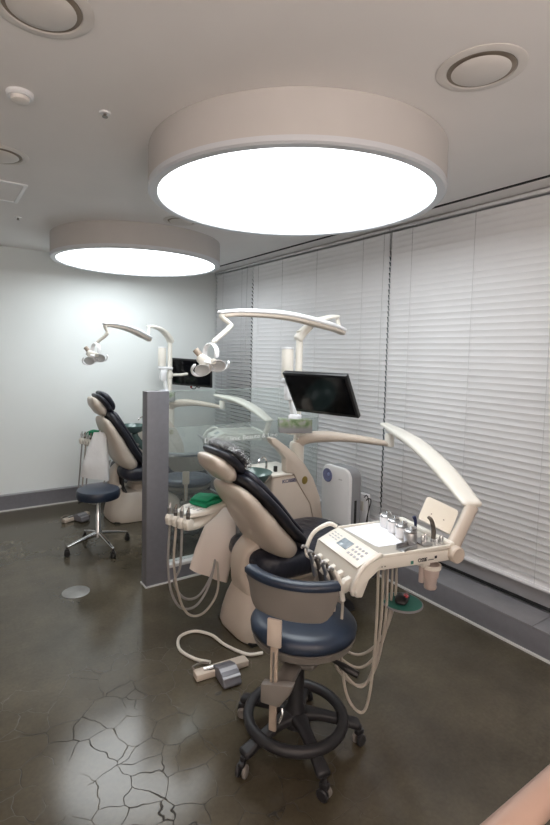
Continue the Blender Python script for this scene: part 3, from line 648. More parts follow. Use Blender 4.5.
# ---------------------------------------------------------------- delivery arm with instrument tray
def delivery(pole, e1, e2, J, yaw, label, detail):
    pole, e1, e2, J = map(V, (pole, e1, e2, J))
    t = thing('instrument_tray', label, 'instrument tray', tuple(J), 'doctor trays on swing arms')
    d = e1 - pole; dh = V((d.x, d.y, 0)).normalized(); lat = V((-dh.y, dh.x, 0))
    MB().sweep([pole + V((0, 0, -.20)) , pole + V((0, 0, -.09)), pole + V((0, 0, -.02)) + dh * .04, pole + d * .28 + V((0, 0, .018)), pole + d * .65 + V((0, 0, .022)), e1 + dh * .02], [.09, .09, .09, .085, .08, .06], [.085, .085, .085, .062, .052, .034], lat=lat, expo=2.6, round_ends=.02).build('lower_arm', beige_m, t)
    MB().lathe([(.03, -.015), (.034, -.01), (.034, .07), (.03, .08)], e1, seg=20).build('elbow_pin', ivory_m, t)
    b = e2 - e1; bh = V((b.x, b.y, 0)).normalized(); lat = V((-bh.y, bh.x, 0)); s0 = e1 + V((0, 0, .130)) - bh * .15
    pts = [s0, e1 + b * .15 + V((0, 0, .128)), e1 + b * .42 + V((0, 0, .125)), e1 + b * .72 + V((0, 0, .082)), e2 + bh * .02 + V((0, 0, .0))]
    MB().sweep(pts, [.07, .11, .12, .12, .10], [.03, .05, .055, .055, .035], lat=lat, expo=2.6, round_ends=.03).build('balance_arm', ivory_m, t)
    MB().sweep([p + V((0, 0, -.026)) for p in pts[1:-1]], [.05, .06, .06], [.03, .03, .03], lat=lat, expo=3, round_ends=.02).build('arm_underside', beige_m, t)
    M = Matrix.Translation(J) @ Matrix.Rotation(yaw, 4, 'Z')
    mi = M.inverted(); q = mi @ e2
    def L(x, y, z): return M @ V((x, y, z))
    MB().sweep([e2 + V((0, 0, -.01)) , (e2 + L(0, .02, 0)) / 2 + V((.01, 0, .01)), L(0, .02, .01)], [.062, .056, .065], [.045, .045, .05], lat=M.to_3x3() @ V((1, 0, 0)), expo=2.6).build('drop_post', beige_m, t)
    MB(M).lathe([(.002, -.030), (.032, -.030), (.037, -.024), (.037, .10), (.032, .106), (.002, .106)], (0, 0, 0), axis=(0, 1, 0), seg=28).build('pivot_drum', beige_m, t)
    # body: wedge of side profile extruded across y
    side = [(-.02, .02), (-.372, .034), (-.382, .038), (-.392, .034), (-.490, -.010), (-.512, -.095), (-.506, -.122), (-.475, -.126), (-.445, -.055), (-.40, -.022), (-.02, -.030)]
    MB(M).prism(side, 'y', 0.0, .375, bevel=.006).build('body', ivory_m, t)
    MB(M).box((-.20, .1875, .033), (.345, .350, .006), bevel=.002).build('worktop', traytop_m, t)
    mb = MB(M); mb.box((-.008, .1875, .035), (.03, .37, .03), bevel=.008); mb.box((-.2, .006, .034), (.36, .012, .016), bevel=.004); mb.box((-.2, .369, .034), (.36, .012, .016), bevel=.004)
    mb.build('rim', ivory_m, t)
    # control panel on the slope
    fr = frame(L(-.441, .1875, .011), M.to_3x3() @ V((0, -1, 0)), M.to_3x3() @ V((.915, 0, .403)))
    P = MB(fr); P.box((0, .0, .005), (.335, .112, .008), bevel=.003); panel = P.build('control_panel', ivory_m, t)
    MB(fr).box((-.02, .008, .0095), (.080, .050, .003), bevel=.001).build('display', lcd_m, panel)
    if detail:
        for r_ in range(3):
            for c_ in range(4): MB(fr).box((.050 + c_ * .024, .028 - r_ * .024, .0098), (.014, .012, .002), bevel=.0008).build('key', key_m, panel)
        mb = MB(fr)
        for r_ in range(3):
            for c_ in range(3): mb.box((-.140 + c_ * .026, .030 - r_ * .016, .0092), (.018, .006, .001))
        mb.build('printed_legend', key_m, panel)
        fs = frame(L(-.185, -.0008, -.006), M.to_3x3() @ V((1, 0, 0)), M.to_3x3() @ V((0, 0, 1)))
        text_part('maker_logo', 'OSSE', .022, fs @ Matrix.Translation((.01, 0, 0)), ink_m, t, bold=True)
        mb = MB(fs); mb.box((-.045, -.003, 0), (.014, .014, .0012)); mb.build('logo_square', teal_ink_m, t)
        mb = MB(fs); mb.box((.055, -.004, 0), (.03, .003, .0012)); mb.box((.082, .004, 0), (.012, .012, .0012)); mb.build('logo_tail', ink_m, t)
        mb = MB(fs)
        for x in (-.20, -.185): mb.lathe([(.002, 0), (.003, 0), (.003, .001), (.002, .001)], (x, 0, 0), seg=8)
        mb.build('side_screw', dsteel_m, t)
    # grab handles
    for y in (.004, .371):
        o = -.02 if y < .2 else .02
        MB(M).tube([(-.385, y, .040), (-.42, y + o, .050), (-.49, y + o * 1.4, .018), (-.525, y + o * 1.4, -.035), (-.535, y + o, -.085), (-.51, y, -.105)], [.010, .011, .010, .010, .010, .010], 12).build('handle', ivory_m, t)
    # holders, handpieces, hoses
    for k in range(5):
        y = .060 + k * .062
        MB(M).prism([(-.498, -.055), (-.530, -.065), (-.552, -.100), (-.532, -.122), (-.498, -.11)], 'y', y - .014, y + .014, bevel=.004).build('holder', ivory_m, t)
        hp = MB(M).tube([(-.580, y + .002, -.015), (-.567, y, -.040), (-.548, y, -.080), (-.532, y, -.155)], [.005, .010, .011, .012], 12).build('handpiece', (dsteel_m if k % 2 else steel_m) if k else ivory_m, t)
        MB(M).tube([(-.580, y + .002, -.015), (-.597, y + .002, -.008), (-.607, y + .002, -.015)], [.006, .008, .005], 10).build('head', steel_m, hp)
    if detail:
        def drop(p0, low, p1, r=.0062, m=hose_m):
            p0, low, p1 = V(p0), V(low), V(p1)
            pts = [p0, p0.lerp(V((p0.x, p0.y, low.z)), .45) + V((0, 0, 0)), V(((p0.x * 2 + low.x) / 3, (p0.y * 2 + low.y) / 3, low.z + .08)), low,
                   V(((p1.x * 2 + low.x) / 3, (p1.y * 2 + low.y) / 3, low.z + .09)), p1.lerp(V((p1.x, p1.y, low.z)), .45), p1]
            MB().tube(pts, r, 10, n=10).build('hose', m, t)
        for k, (dz, ex) in enumerate(((-.66, .21), (-.58, .23), (-.61, .17), (-.56, .14), (-.53, .12))):
            y = .060 + k * .062
            a = L(-.532, y, -.150); b2 = L(-.38 + .046 * k, .03 + .03 * k, -.03); mid = (a + b2) / 2
            drop(a, (mid.x + .02, mid.y - .015, J.z + dz + .0), b2)
    return t
JN = (1.93, 1.305, .822)
delivery((2.28, 2.91, 1.075), (2.80, 2.47, 1.045), (2.17, 1.385, .985), JN, math.radians(-12),
         'near ivory instrument tray on a curved swing arm, to the right of the navy stool', True)
delivery((2.28, 5.30, 1.10), (2.73, 4.87, 1.07), (2.79, 4.02, 1.02), (2.72, 3.98, .87), math.radians(-15),
         'far ivory instrument tray on a curved arm, seen through the glass partition', False)

# things on and under the near tray
MT = Matrix.Translation(JN) @ Matrix.Rotation(math.radians(-12), 4, 'Z'); R3 = MT.to_3x3()
TZ = .0362
def tl(x, y, z=TZ): return tuple(MT @ V((x, y, z)))
mb = MB(MT); mb.prism([(-.362, .345), (-.345, .11), (-.335, .095), (-.205, .092), (-.150, .345), (-.16, .360)], 'z', TZ, TZ + .0012)
single(mb, 'paper_sheet', paper_m, 'blank white sheet of paper lying on the near instrument tray', 'paper', tl(-.25, .22))
labs = ['lidded white jar on the tray, farthest from the camera in the row of four', 'second lidded white jar from the far end of the row on the tray',
        'third lidded white jar from the far end of the row on the tray', 'lidded jar nearest the syringes, last in the row of four on the tray']
for k in range(4):
    x, y = -.150 - k * .008, .302 - k * .072; p = tl(x, y)
    t = thing('cotton_jar', labs[k], 'jar', p, 'row of lidded jars on the instrument tray')
    MB(MT).lathe([(.002, TZ), (.026, TZ), (.029, TZ + .004), (.030, TZ + .046), (.027, TZ + .052), (.002, TZ + .052)], (x, y, 0), seg=24).build('jar_body', white_m if k < 3 else steel_m, t)
    MB(MT).lathe([(.002, TZ + .052), (.029, TZ + .052), (.029, TZ + .060), (.024, TZ + .064), (.002, TZ + .065)], (x, y, 0), seg=24).build('jar_lid', steel_m, t)
    MB(MT).box((x + .004, y - .012, TZ + .072), (.026, .018, .014), rot=Matrix.Rotation(.5, 3, 'X'), bevel=.002).build('lid_tab', chrome_m, t)
    MB(MT).tube([(x - .026, y, TZ + .050), (x - .036, y, TZ + .060), (x - .030, y, TZ + .070)], .0025, 8).build('clasp', chrome_m, t)
mb = MB(MT)
mb.box((-.235, .035, TZ + .003), (.085, .048, .006), rot=.25, bevel=.002); mb.box((-.235, .060, TZ + .012), (.085, .005, .022), rot=.25, bevel=.001)
mb.box((-.228, .014, TZ + .010), (.085, .005, .018), rot=.25, bevel=.001); mb.box((-.196, .047, TZ + .012), (.005, .046, .022), rot=.25, bevel=.001)
single(mb, 'steel_case', steel_m, 'small open steel case on the near corner of the instrument tray', 'metal case', tl(-.235, .035))
# standing instruments
t = thing('instrument_stand', 'small steel stand holding a dark blue tipped instrument on the tray', 'instrument stand', tl(-.115, .09))
mb = MB(MT); mb.box((-.12, .075, TZ + .004), (.05, .09, .008), bevel=.002); mb.build('plate', steel_m, t)
for (x, y, h) in ((-.135, .05, .04), (-.13, .11, .05), (-.10, .075, .035)): MB(MT).lathe([(.002, TZ + .008), (.009, TZ + .008), (.009, TZ + h), (.006, TZ + h + .006), (.002, TZ + h + .006)], (x, y, 0), seg=16).build('post', chrome_m, t)
MB(MT).tube([(-.13, .11, TZ + .05), (-.128, .112, TZ + .085), (-.135, .115, TZ + .11)], [.006, .007, .009], 12).build('instrument_tip', mat('dark_blue_plastic', (.01, .015, .06), .35, var=.1), t)
t = thing('air_syringe', 'curved dark steel syringe standing on the tray before the cream plate', 'dental syringe', tl(-.06, .07))
MB(MT).lathe([(.002, TZ), (.014, TZ), (.012, TZ + .016), (.002, TZ + .018)], (-.06, .07, 0), seg=16).build('base', chrome_m, t)
MB(MT).tube([(-.06, .07, TZ + .01), (-.058, .07, TZ + .04), (-.062, .073, TZ + .075), (-.070, .078, TZ + .10), (-.082, .084, TZ + .112)], [.010, .011, .010, .009, .007], 14).build('barrel', dsteel_m, t)
for (x, y, h) in ((-.045, .035, .030), (-.075, .03, .022)):
    single(MB(MT).lathe([(.002, TZ), (.010, TZ), (.010, TZ + h), (.007, TZ + h + .008), (.002, TZ + h + .009)], (x, y, 0), seg=16), 'bur_pot', chrome_m,
           'tiny chrome pot on the tray, ' + ('beside the round pivot' if h > .025 else 'left of the other tiny pot'), 'small pot', tl(x, y), 'tiny chrome pots on the tray')
# cream plate holder
t = thing('tray_plate', 'cream plate with rounded corners standing upright at the back of the tray', 'plate holder', (1.99, 1.44, .88))
fp = Matrix.Translation((1.99, 1.44, .948)) @ Matrix.Rotation(-.918, 4, 'Z') @ Matrix.Rotation(.369, 4, 'Y') @ Matrix.Rotation(-.479, 4, 'X') @ Matrix.Rotation(PI / 2, 4, 'X')
hw, hh, rr = .078, .062, .016; poly = []
for cx_, cy_, a0 in ((hw - rr, hh - rr, 0), (-hw + rr, hh - rr, PI / 2), (-hw + rr, -hh + rr, PI), (hw - rr, -hh + rr, 1.5 * PI)):
    for k in range(6): a = a0 + k / 5 * PI / 2; poly.append((cx_ + rr * math.cos(a), cy_ + rr * math.sin(a)))
MB(fp).prism(poly, 'z', -.002, .002, bevel=.0008).build('plate', mat('cream_plate', (.84, .82, .73), .35, var=.02), t)
MB(fp).box((0, -hh + .002, .012), (.15, .006, .022), bevel=.002).build('lip', ivory_m, t)
mb = MB(fp)
for x in (-.03, .03): mb.lathe([(.002, .0015), (.003, .0015), (.003, .003), (.002, .003)], (x, -.01, 0), seg=10)
mb.build('screw', dsteel_m, t)
MB().tube([fp @ V((0, -.03, -.004)), fp @ V((0, -.06, -.02)), tl(-.01, .12, .035)], .007, 10).build('stem', steel_m, t)
# cup holder and cup, mouse pad
t = thing('cup_holder', 'beige cup holder with a translucent pink cup under the near tray', 'cup holder', (1.83, 1.35, .66))
cx_, cy_ = tl(-.10, .03)[:2]
MB().lathe([(.030, .675), (.026, .665), (.002, .665), (.002, .668), (.024, .668), (.036, .770), (.038, .775), (.040, .772), (.034, .72)], (cx_, cy_, 0), seg=28, cap=False).build('cup', cup_glass_m, t)
MB().lathe([(.036, .760), (.044, .760), (.044, .776), (.036, .776)], (cx_, cy_, 0), seg=28, cap=False).build('ring', ivory_m, t)
MB().box((cx_ - .035, cy_ + .02, .785), (.05, .05, .03), bevel=.006).build('bracket', ivory_m, t)
MB().lathe([(.002, .70), (.012, .70), (.012, .775), (.002, .775)], (cx_ - .048, cy_ + .012, 0), seg=16).build('side_tube', cup_glass_m, t)
mx_, my_, mz_ = 1.755, 1.437, .58
t = thing('mouse_shelf', 'round green mouse pad shelf hanging on a post under the near tray', 'mouse shelf', (mx_, my_, mz_))
MB().lathe([(.002, mz_), (.086, mz_), (.089, mz_ + .004), (.086, mz_ + .008), (.002, mz_ + .008)], (mx_, my_, 0), seg=40).build('pad', pad_green_m, t)
MB().lathe([(.086, mz_ - .002), (.091, mz_), (.091, mz_ + .006), (.088, mz_ + .009)], (mx_, my_, 0), seg=40, cap=False).build('pad_edge', ledge_m, t)
MB().tube([(mx_ - .055, my_ + .06, mz_), (mx_ - .055, my_ + .06, .81)], .010, 12, smooth=False).build('post', steel_m, t)
t = thing('computer_mouse', 'black and red computer mouse lying on the green pad', 'computer mouse', (mx_, my_, mz_ + .008))
MB(Matrix.Translation((mx_, my_, mz_ + .008)) @ Matrix.Rotation(.5, 4, 'Z')).sweep([(-.052, 0, .012), (-.02, 0, .018), (.02, 0, .017), (.05, 0, .010)], [.05, .058, .056, .045], [.02, .032, .028, .016], expo=2.3, round_ends=.02).build('body', black_m, t)
MB(Matrix.Translation((mx_, my_, mz_ + .012)) @ Matrix.Rotation(.5, 4, 'Z')).sweep([(-.02, -.012, .020), (.02, -.010, .020), (.045, -.006, .012)], [.028, .03, .022], [.022, .02, .012], expo=2.3, round_ends=.012).build('red_shell', red_m, t)

# ---------------------------------------------------------------- assistant tray
def assistant(M, label, hoses, cloth_label, towel=0.0):
    o = M.translation
    t = thing('assistant_tray', label, 'assistant tray', tuple(o), 'assistant trays beside the chair backs')
    MB(M).prism([(-.02, -.05), (.10, -.10), (.34, -.075), (.36, .0), (.34, .075), (.10, .10), (-.02, .05)], 'z', 0, .028, bevel=.008).build('tray_body', ivory_m, t)
    MB(M).sweep([(.30, 0, -.005), (.18, 0, -.03), (.06, 0, -.05), (-.03, 0, -.045)], [.10, .14, .16, .15], [.03, .05, .06, .05], expo=3, round_ends=.02).build('underside', ivory_m, t)
    mb = MB(M)
    for r_ in range(4):
        for c_ in range(3): mb.box((.07 + c_ * .022, .045 - r_ * .03, .029), (.012, .016, .002))
    mb.build('printed_keys', key_m, t)
    for k in range(4):
        y = .075 - k * .048
        MB(M).prism([(-.01, -.055), (-.055, -.05), (-.062, -.01), (-.05, .012), (-.005, .0)], 'y', y - .016, y + .016, bevel=.004).build('holder', ivory_m, t)
        hp = MB(M).tube([(-.035, y, -.055), (-.038, y, .0), (-.038, y, .045), (-.030, y, .075)], [.009, .011, .010, .005], 12).build('handpiece', dsteel_m if k % 2 else steel_m, t)
        MB(M).tube([(-.038, y, .03), (-.038, y, .05)], .013, 12, smooth=False).build('grip_ring', steel_m, hp)
    for h in hoses: MB().tube(h, .0072, 10, n=10).build('hose', hose_m if hoses.index(h) % 2 else hose_grey_m, t)
    M = M @ Matrix.Translation((towel, 0, 0)); c = M @ V((.20, .01, .030))
    k = thing('folded_towel', cloth_label, 'folded cloth', tuple(c), 'folded green cloths')
    mb = MB(M); mb.sweep([(.115, 0, .042), (.19, .005, .046), (.29, .01, .042)], [.13, .145, .13], [.022, .028, .022], expo=5, round_ends=.008, seg=36, n=12)
    for v in mb.bm.verts:
        v.co.z += .007 * noise.noise(v.co * 14)
    mb.build('lower_fold', green_m, k)
    mb = MB(M @ Matrix.Rotation(.08, 4, 'Z')); mb.sweep([(.125, -.005, .062), (.19, 0, .068), (.275, 0, .060)], [.115, .125, .11], [.016, .02, .016], expo=5, round_ends=.008, seg=36, n=12)
    for v in mb.bm.verts: v.co.z += .010 * noise.noise(v.co * 16 + V((3, 0, 0)))
    mb.build('upper_fold', green_m, k)
a0 = frame((1.185, 2.54, .755), (.93, .36, 0), (-.36, .93, 0))
def ah(k): return a0 @ V((-.035, .075 - k * .048, -.055))
hs = []
for k, (lx, ly, lz) in enumerate(((1.225, 2.60, .16), (1.265, 2.57, .12), (1.255, 2.63, .20), (1.285, 2.55, .17))):
    p = ah(k); hs.append([p, p + V((-.01, 0, -.22)), V((lx - .09, ly - .01, lz + .14)), V((lx - .02, ly, lz + .02)), V((lx + .09, ly + .02, lz)), V((lx + .20, ly + .06, lz + .10)), V((1.53, 2.77, .42)), V((1.59, 2.83, .66))])
assistant(a0, 'near assistant tray with suction handpieces, beside the grey post', hs[:2] + [hs[2]], 'folded green cloth on the assistant tray left of the near headrest')
a1 = frame((1.305, 5.02, .80), (.93, .36, 0), (-.36, .93, 0))
hs = []
for k in range(3):
    p = a1 @ V((-.035, .075 - k * .06, -.055)); hs.append([p, p + V((-.02, 0, -.25)), p + V((-.03, 0, -.50)), p + V((.05, 0, -.60)), p + V((.18, 0, -.52)), p + V((.30, .05, -.2))])
assistant(a1, 'far assistant tray with upright handpieces, left of the far dental chair', hs, 'folded green cloth on the far assistant tray by the back wall', -.11)

# hanging bags
def bag(name, label, rings_def, m, hookp):
    rings = []
    for (c, a, b, n_) in rings_def:      # centre, half vector across, half depth vector
        c, a, b = V(c), V(a), V(b); rings.append([c + a * math.copysign(abs(math.cos(q)) ** .6, math.cos(q)) + b * math.copysign(abs(math.sin(q)) ** .8, math.sin(q)) for q in [2 * PI * k / 28 for k in range(28)]])
    R2 = []
    for i in range(len(rings) - 1):
        for s_ in range(5): R2.append([p.lerp(q, s_ / 5) for p, q in zip(rings[i], rings[i + 1])])
    R2.append(rings[-1])
    mb = MB(); mb.ring_loft(R2)
    for v in mb.bm.verts:
        d = noise.noise(V((v.co.x * 16, v.co.y * 16, v.co.z * 5))) * .008; v.co += V((d, d, 0))
    mb.tube(hookp, .004, 6)
    return single(mb, name, m, label, 'bag', tuple(rings_def[-1][0]))
bag('waste_bag', 'pale pinkish bag hanging between the near chair back and assistant hoses', [((1.600, 2.780, .70), (.05, -.03, 0), (.012, .016, 0), 0), ((1.560, 2.780, .56), (.09, -.05, 0), (.02, .025, 0), 0), ((1.515, 2.770, .42), (.11, -.065, 0), (.025, .03, 0), 0), ((1.465, 2.760, .255), (.105, -.06, -.05), (.012, .015, 0), 0)],
    bag_m, [(1.600, 2.780, .69), (1.600, 2.810, .72), (1.610, 2.830, .71)])
bag('waste_bag', 'white plastic bag hanging behind the far dental chair back', [((1.340, 4.780, 0.900), (.05, -.03, 0), (.01, .015, 0), 0), ((1.320, 4.780, 0.760), (.075, -.045, 0), (.025, .03, 0), 0), ((1.300, 4.780, 0.600), (.105, -.065, 0), (.035, .04, 0), 0), ((1.290, 4.780, 0.460), (.115, -.075, -.02), (.025, .03, 0), 0)],
    wbag_m, [(1.340, 4.780, 0.890), (1.340, 4.760, 0.920), (1.320, 4.750, 0.900)])
t = thing('bag_shelf', 'white shelf arm below the white bag behind the far stool', 'shelf', (1.330, 4.820, .30))
MB().sweep([(1.200, 4.780, .345), (1.340, 4.800, .335), (1.500, 4.820, .33), (1.600, 4.830, .36)], [.10, .12, .12, .10], [.025, .03, .03, .035], expo=3, round_ends=.02).build('arm', ivory_m, t)
MB().tube([(1.500, 4.820, .32), (1.510, 4.820, .02)], .016, 12, smooth=False).build('leg', ivory_m, t)

# ---------------------------------------------------------------- doctor stools with ring base
def stool(cx, cy, ang, label, back=True, legang=None):
    M = Matrix.Translation((cx, cy, 0)) @ Matrix.Rotation(ang, 4, 'Z')   # backrest on local -y
    t = thing('doctor_stool', label, 'stool', (cx, cy, 0), 'doctor stools with foot rings')
    MS = M @ Matrix.Translation(M.to_3x3().inverted() @ V((.020, -.012, 0)))
    la = 0 if legang is None else legang - ang
    MB(M).lathe([(.002, .10), (.055, .10), (.052, .15), (.034, .19), (.034, .40), (.024, .40), (.024, .42), (.002, .42)], (0, 0, 0), seg=24).build('column', cast_m, t)
    ringr = .205
    pts = [(ringr * math.cos(a), ringr * math.sin(a), .135) for a in [2 * PI * k / 40 for k in range(40)]]
    fr_ = MB(M).tube(pts, .023, 14, smooth=False, closed=True).build('foot_ring', cast_m, t)
    for k in range(5):
        a = la + 2 * PI * k / 5; d = V((math.cos(a), math.sin(a), 0)); lt = V((-d.y, d.x, 0))
        lg = MB(M).sweep([d * .03 + V((0, 0, .145)), d * .12 + V((0, 0, .132)), d * .20 + V((0, 0, .112)), d * .282 + V((0, 0, .090))], [.075, .052, .050, .058], [.045, .038, .036, .034], lat=lt, expo=3, round_ends=.015).build('leg', cast_m, t)
        cp = d * .282; cs = MB(M)
        cs.lathe([(.009, .03), (.009, .088)], cp, seg=10); cs.box((cp.x, cp.y, .058), (.04, .026, .022), rot=a + .6, bevel=.006)
        ch = cs.build('caster_housing', cast_m, lg)
        wd = V((math.cos(a + .6 + PI / 2), math.sin(a + .6 + PI / 2), 0))
        for s_ in (-.014, .014):
            MB(M).lathe([(.002, -.009), (.020, -.009), (.025, -.005), (.025, .005), (.020, .009), (.002, .009)], cp + wd * s_ + V((-d.x * .0, 0, .0255)), axis=wd, seg=20).build('caster_wheel', shell_m if s_ > 0 else cast_m, lg)
    # under-seat mechanism and lever
    MB(MS).sweep([(0, -.10, .425), (0, 0, .42), (0, .09, .425)], [.16, .18, .16], [.05, .06, .05], lat=(1, 0, 0), expo=3, round_ends=.02).build('seat_mechanism', shell_m, t)
    MB(MS).tube([(.06, .0, .425), (.14, .0, .415), (.20, -.01, .40), (.245, -.015, .39)], [.006, .009, .016, .014], 12).build('height_lever', black_m, t)
    # seat: pan and saddle cushion
    MB(MS).lathe([(.002, .445), (.10, .450), (.17, .468), (.214, .500), (.224, .530), (.2, .535), (.002, .535)], (0, 0, 0), seg=48).build('seat_pan', shell_m, t)
    mb = MB(MS); prof = [(.002, .528), (.208, .528), (.224, .538), (.227, .558), (.214, .580), (.17, .592), (.11, .595), (.05, .594), (.002, .594)]
    mb.lathe(prof, (0, 0, 0), seg=48)
    for v in mb.bm.verts:
        if v.co.z > .56:
            v.co.z += .012 * (v.co.y / .22) ** 2 * (1 if v.co.y < 0 else .2) - .006
    mb.build('seat_cushion', navy_smooth_m, t, sharp=60)
    if back:
        # curved backrest band
        def arc(r, a, z): return V((r * math.cos(a), r * math.sin(a), z))
        a0_, a1_ = math.radians(270 - 47), math.radians(270 + 47); n = 20; rings = []; rings2 = []
        for i in range(n + 1):
            f = i / n; a = a0_ + (a1_ - a0_) * f; e = 1 - (2 * f - 1) ** 2; hgt = .075 + .075 * min(1, e * 2.2) ** .6; top = .825 + .003 * e; sh = top - hgt
            r0 = .235
            rings.append([arc(r0, a, sh), arc(r0 + .016, a, sh + .01), arc(r0 + .028, a, top - .03), arc(r0 + .026, a, top - .012), arc(r0 + .006, a, top - .014), arc(r0 - .004, a, sh + .02)])
            rings2.append([arc(r0 + .004, a, sh + .02), arc(r0 + .010, a, top - .02), arc(r0 + .036, a, top - .012), arc(r0 + .036, a, top + .006), arc(r0 + .016, a, top + .018), arc(r0 - .014, a, top + .010), arc(r0 - .030, a, top - .03), arc(r0 - .026, a, sh + .03)])
        MB(MS).ring_loft(rings).build('backrest_shell', shell_m, t, sharp=50)
        mb = MB(MS).ring_loft(rings2); bmesh.ops.subdivide_edges(mb.bm, edges=mb.bm.edges[:], cuts=1, smooth=.6); mb.build('backrest_pad', navy_smooth_m, t, sharp=70)
        # bracket bar holding the backrest
        bx, by = -.035, -.262
        MB(MS).box((bx, by, .635), (.058, .014, .11), bevel=.005).build('bracket_plate', beige_m, t)
        mb = MB(MS); mb.box((bx, by + .004, .45), (.030, .012, .42), bevel=.003); bb = mb.build('bracket_bar', rail2_m, t)
        MB(MS).box((bx, by - .003, .50), (.007, .002, .12)).build('adjustment_slot', steel_m, bb)
        mb = MB(MS); mb.prism([(bx - .045, .355), (bx + .03, .355), (bx + .075, .42), (bx + .085, .455), (bx + .03, .445), (bx - .045, .43)], 'y', by - .02, by + .02, bevel=.006); mb.box((-.01, by / 2 - .03, .412), (.07, .19, .03), bevel=.006)
        mb.build('bracket_block', shell_m, t)
        MB(MS).tube([(bx + .045, by - .02, .36), (bx + .05, by - .03, .34), (bx + .04, by - .035, .31)], .005, 8).build('locking_knob', chrome_m, t)
    return t
stool(1.285, 1.60, math.radians(-56), 'navy doctor stool with curved backrest and black foot ring, nearest the camera', True, math.radians(184))
stool(1.86, 4.00, math.radians(-18), 'navy doctor stool with backrest standing behind the glass partition', True, math.radians(10))

# round chrome stool
cx, cy = 1.16, 4.19
t = thing('round_stool', 'round backless black stool on a chrome wheeled base, by the back wall', 'stool', (cx, cy, 0))
MB().lathe([(.002, .437), (.15, .437), (.174, .445), (.180, .465), (.180, .497), (.170, .516), (.14, .525), (.002, .527)], (cx, cy, 0), seg=48).build('seat', navy_smooth_m, t)
MB().lathe([(.002, .422), (.07, .422), (.075, .438), (.002, .438)], (cx, cy, 0), seg=24).build('mounting_plate', black_m, t)
MB().lathe([(.002, .10), (.03, .10), (.03, .16), (.024, .17), (.024, .30), (.018, .31), (.018, .425), (.002, .425)], (cx, cy, 0), seg=24).build('column', chrome_m, t)
MB().tube([(cx - .02, cy + .01, .418), (cx - .10, cy + .05, .410), (cx - .145, cy + .08, .392)], [.005, .007, .010], 10).build('height_lever', black_m, t)
for k in range(4):
    a = math.radians(190 + 90 * k); d = V((math.cos(a), math.sin(a), 0)); c3 = V((cx, cy, 0))
    lg = MB().sweep([c3 + d * .02 + V((0, 0, .130)), c3 + d * .12 + V((0, 0, .112)), c3 + d * .27 + V((0, 0, .078))], [.036, .03, .024], [.04, .028, .018], lat=(-d.y, d.x, 0), expo=3, round_ends=.008).build('leg', chrome_m, t)
    cp = c3 + d * .27; wdir = V((math.cos(a + 1.2), math.sin(a + 1.2), 0))
    mb = MB(); mb.lathe([(.007, .035), (.007, .075)], cp, seg=10); mb.box((cp.x, cp.y, .052), (.036, .024, .02), rot=a + 1.2 - PI / 2, bevel=.005); mb.build('caster_housing', black_m, lg)
    for s_ in (-.013, .013):
        MB().lathe([(.002, -.008), (.020, -.008), (.024, -.004), (.024, .004), (.020, .008), (.002, .008)], cp + wdir * s_ + V((0, 0, .0245)), axis=wdir, seg=20).build('caster_wheel', black_m, lg)

# ---------------------------------------------------------------- foot controls
def foot_control(M, label, hose):
    t = thing('foot_control', label, 'foot pedal', tuple(M.translation), 'foot pedals on the floor')
    MB(M).box((.0, .06, .022), (.30, .06, .036), bevel=.006).build('base_bar', beige_m, t)
    MB(M).prism([(-.085, .006), (.075, .006), (.082, .03), (.06, .052), (.0, .075), (-.06, .06), (-.088, .02)], 'x', -.048, .052, bevel=.006, seg=3).build('pedal', greysteel_m, t)
    mb = MB(M); mb.prism([(-.076, .048), (-.02, .0725), (-.016, .0735), (-.074, .052)], 'x', -.046, .05); mb.build('pedal_stripe', mat('pedal_band', (.34, .34, .36), .4, metal=.3, var=.05), t)
    mb = MB(M); mb.tube([(-.145, .08, .042), (-.15, .09, .052), (-.10, .095, .058), (-.06, .085, .05)], .006, 8); mb.build('guard_wire', dsteel_m, t)
    MB(M).tube([(-.10, .06, .040), (-.05, .05, .045)], .012, 10, smooth=False).build('connector', chrome_m, t)
    if hose: MB().tube(hose, .009, 10, n=12).build('hose', ivory_m, t)
FM = frame((1.245, 2.135, 0), (.995, -.10, 0), (.10, .995, 0))
foot_control(FM, 'grey foot pedal with looped hose on the floor left of the near stool',
             [tuple(FM @ V((-.04, .12, .03))), (1.17, 2.36, .012), (1.14, 2.48, .011), (1.19, 2.59, .011), (1.29, 2.60, .011), (1.36, 2.51, .011), (1.38, 2.38, .011), (1.44, 2.24, .011), (1.52, 2.20, .013)])
foot_control(frame((1.20, 4.98, 0), (.9, .42, 0), (-.42, .9, 0)), 'grey foot pedal on the floor behind the round stool', None)

# ---------------------------------------------------------------- tissue boxes on the arm hubs
def tissue(c, rz, label):
    M = Matrix.Translation(c) @ Matrix.Rotation(rz, 4, 'Z')
    t = thing('tissue_box', label, 'tissue box', c, 'leaf-patterned tissue boxes')
    t.rotation_euler = (0, 0, rz)
    MB().box((0, 0, .05), (.235, .115, .095), bevel=.003).build('box', leaf_m, t, xf=1)
    mb = MB(); rings = []
    for z, a, b in ((.096, .05, .012), (.108, .045, .010), (.120, .05, .008), (.128, .03, .004)):
        rings.append([V((a * math.cos(q) + .004 * math.sin(3 * q), b * math.sin(q) + .004 * math.cos(2 * q), z + .004 * math.sin(2 * q))) for q in [2 * PI * k / 16 for k in range(16)]])
    mb.ring_loft(rings); mb.build('tissue', paper_m, t, xf=1)
tissue((2.17, 2.80, 1.133), math.radians(-30), 'leaf-patterned tissue box sitting below the near monitor')
tissue((2.17, 5.20, 1.133), math.radians(-30), 'leaf-patterned tissue box sitting below the far pole bracket')

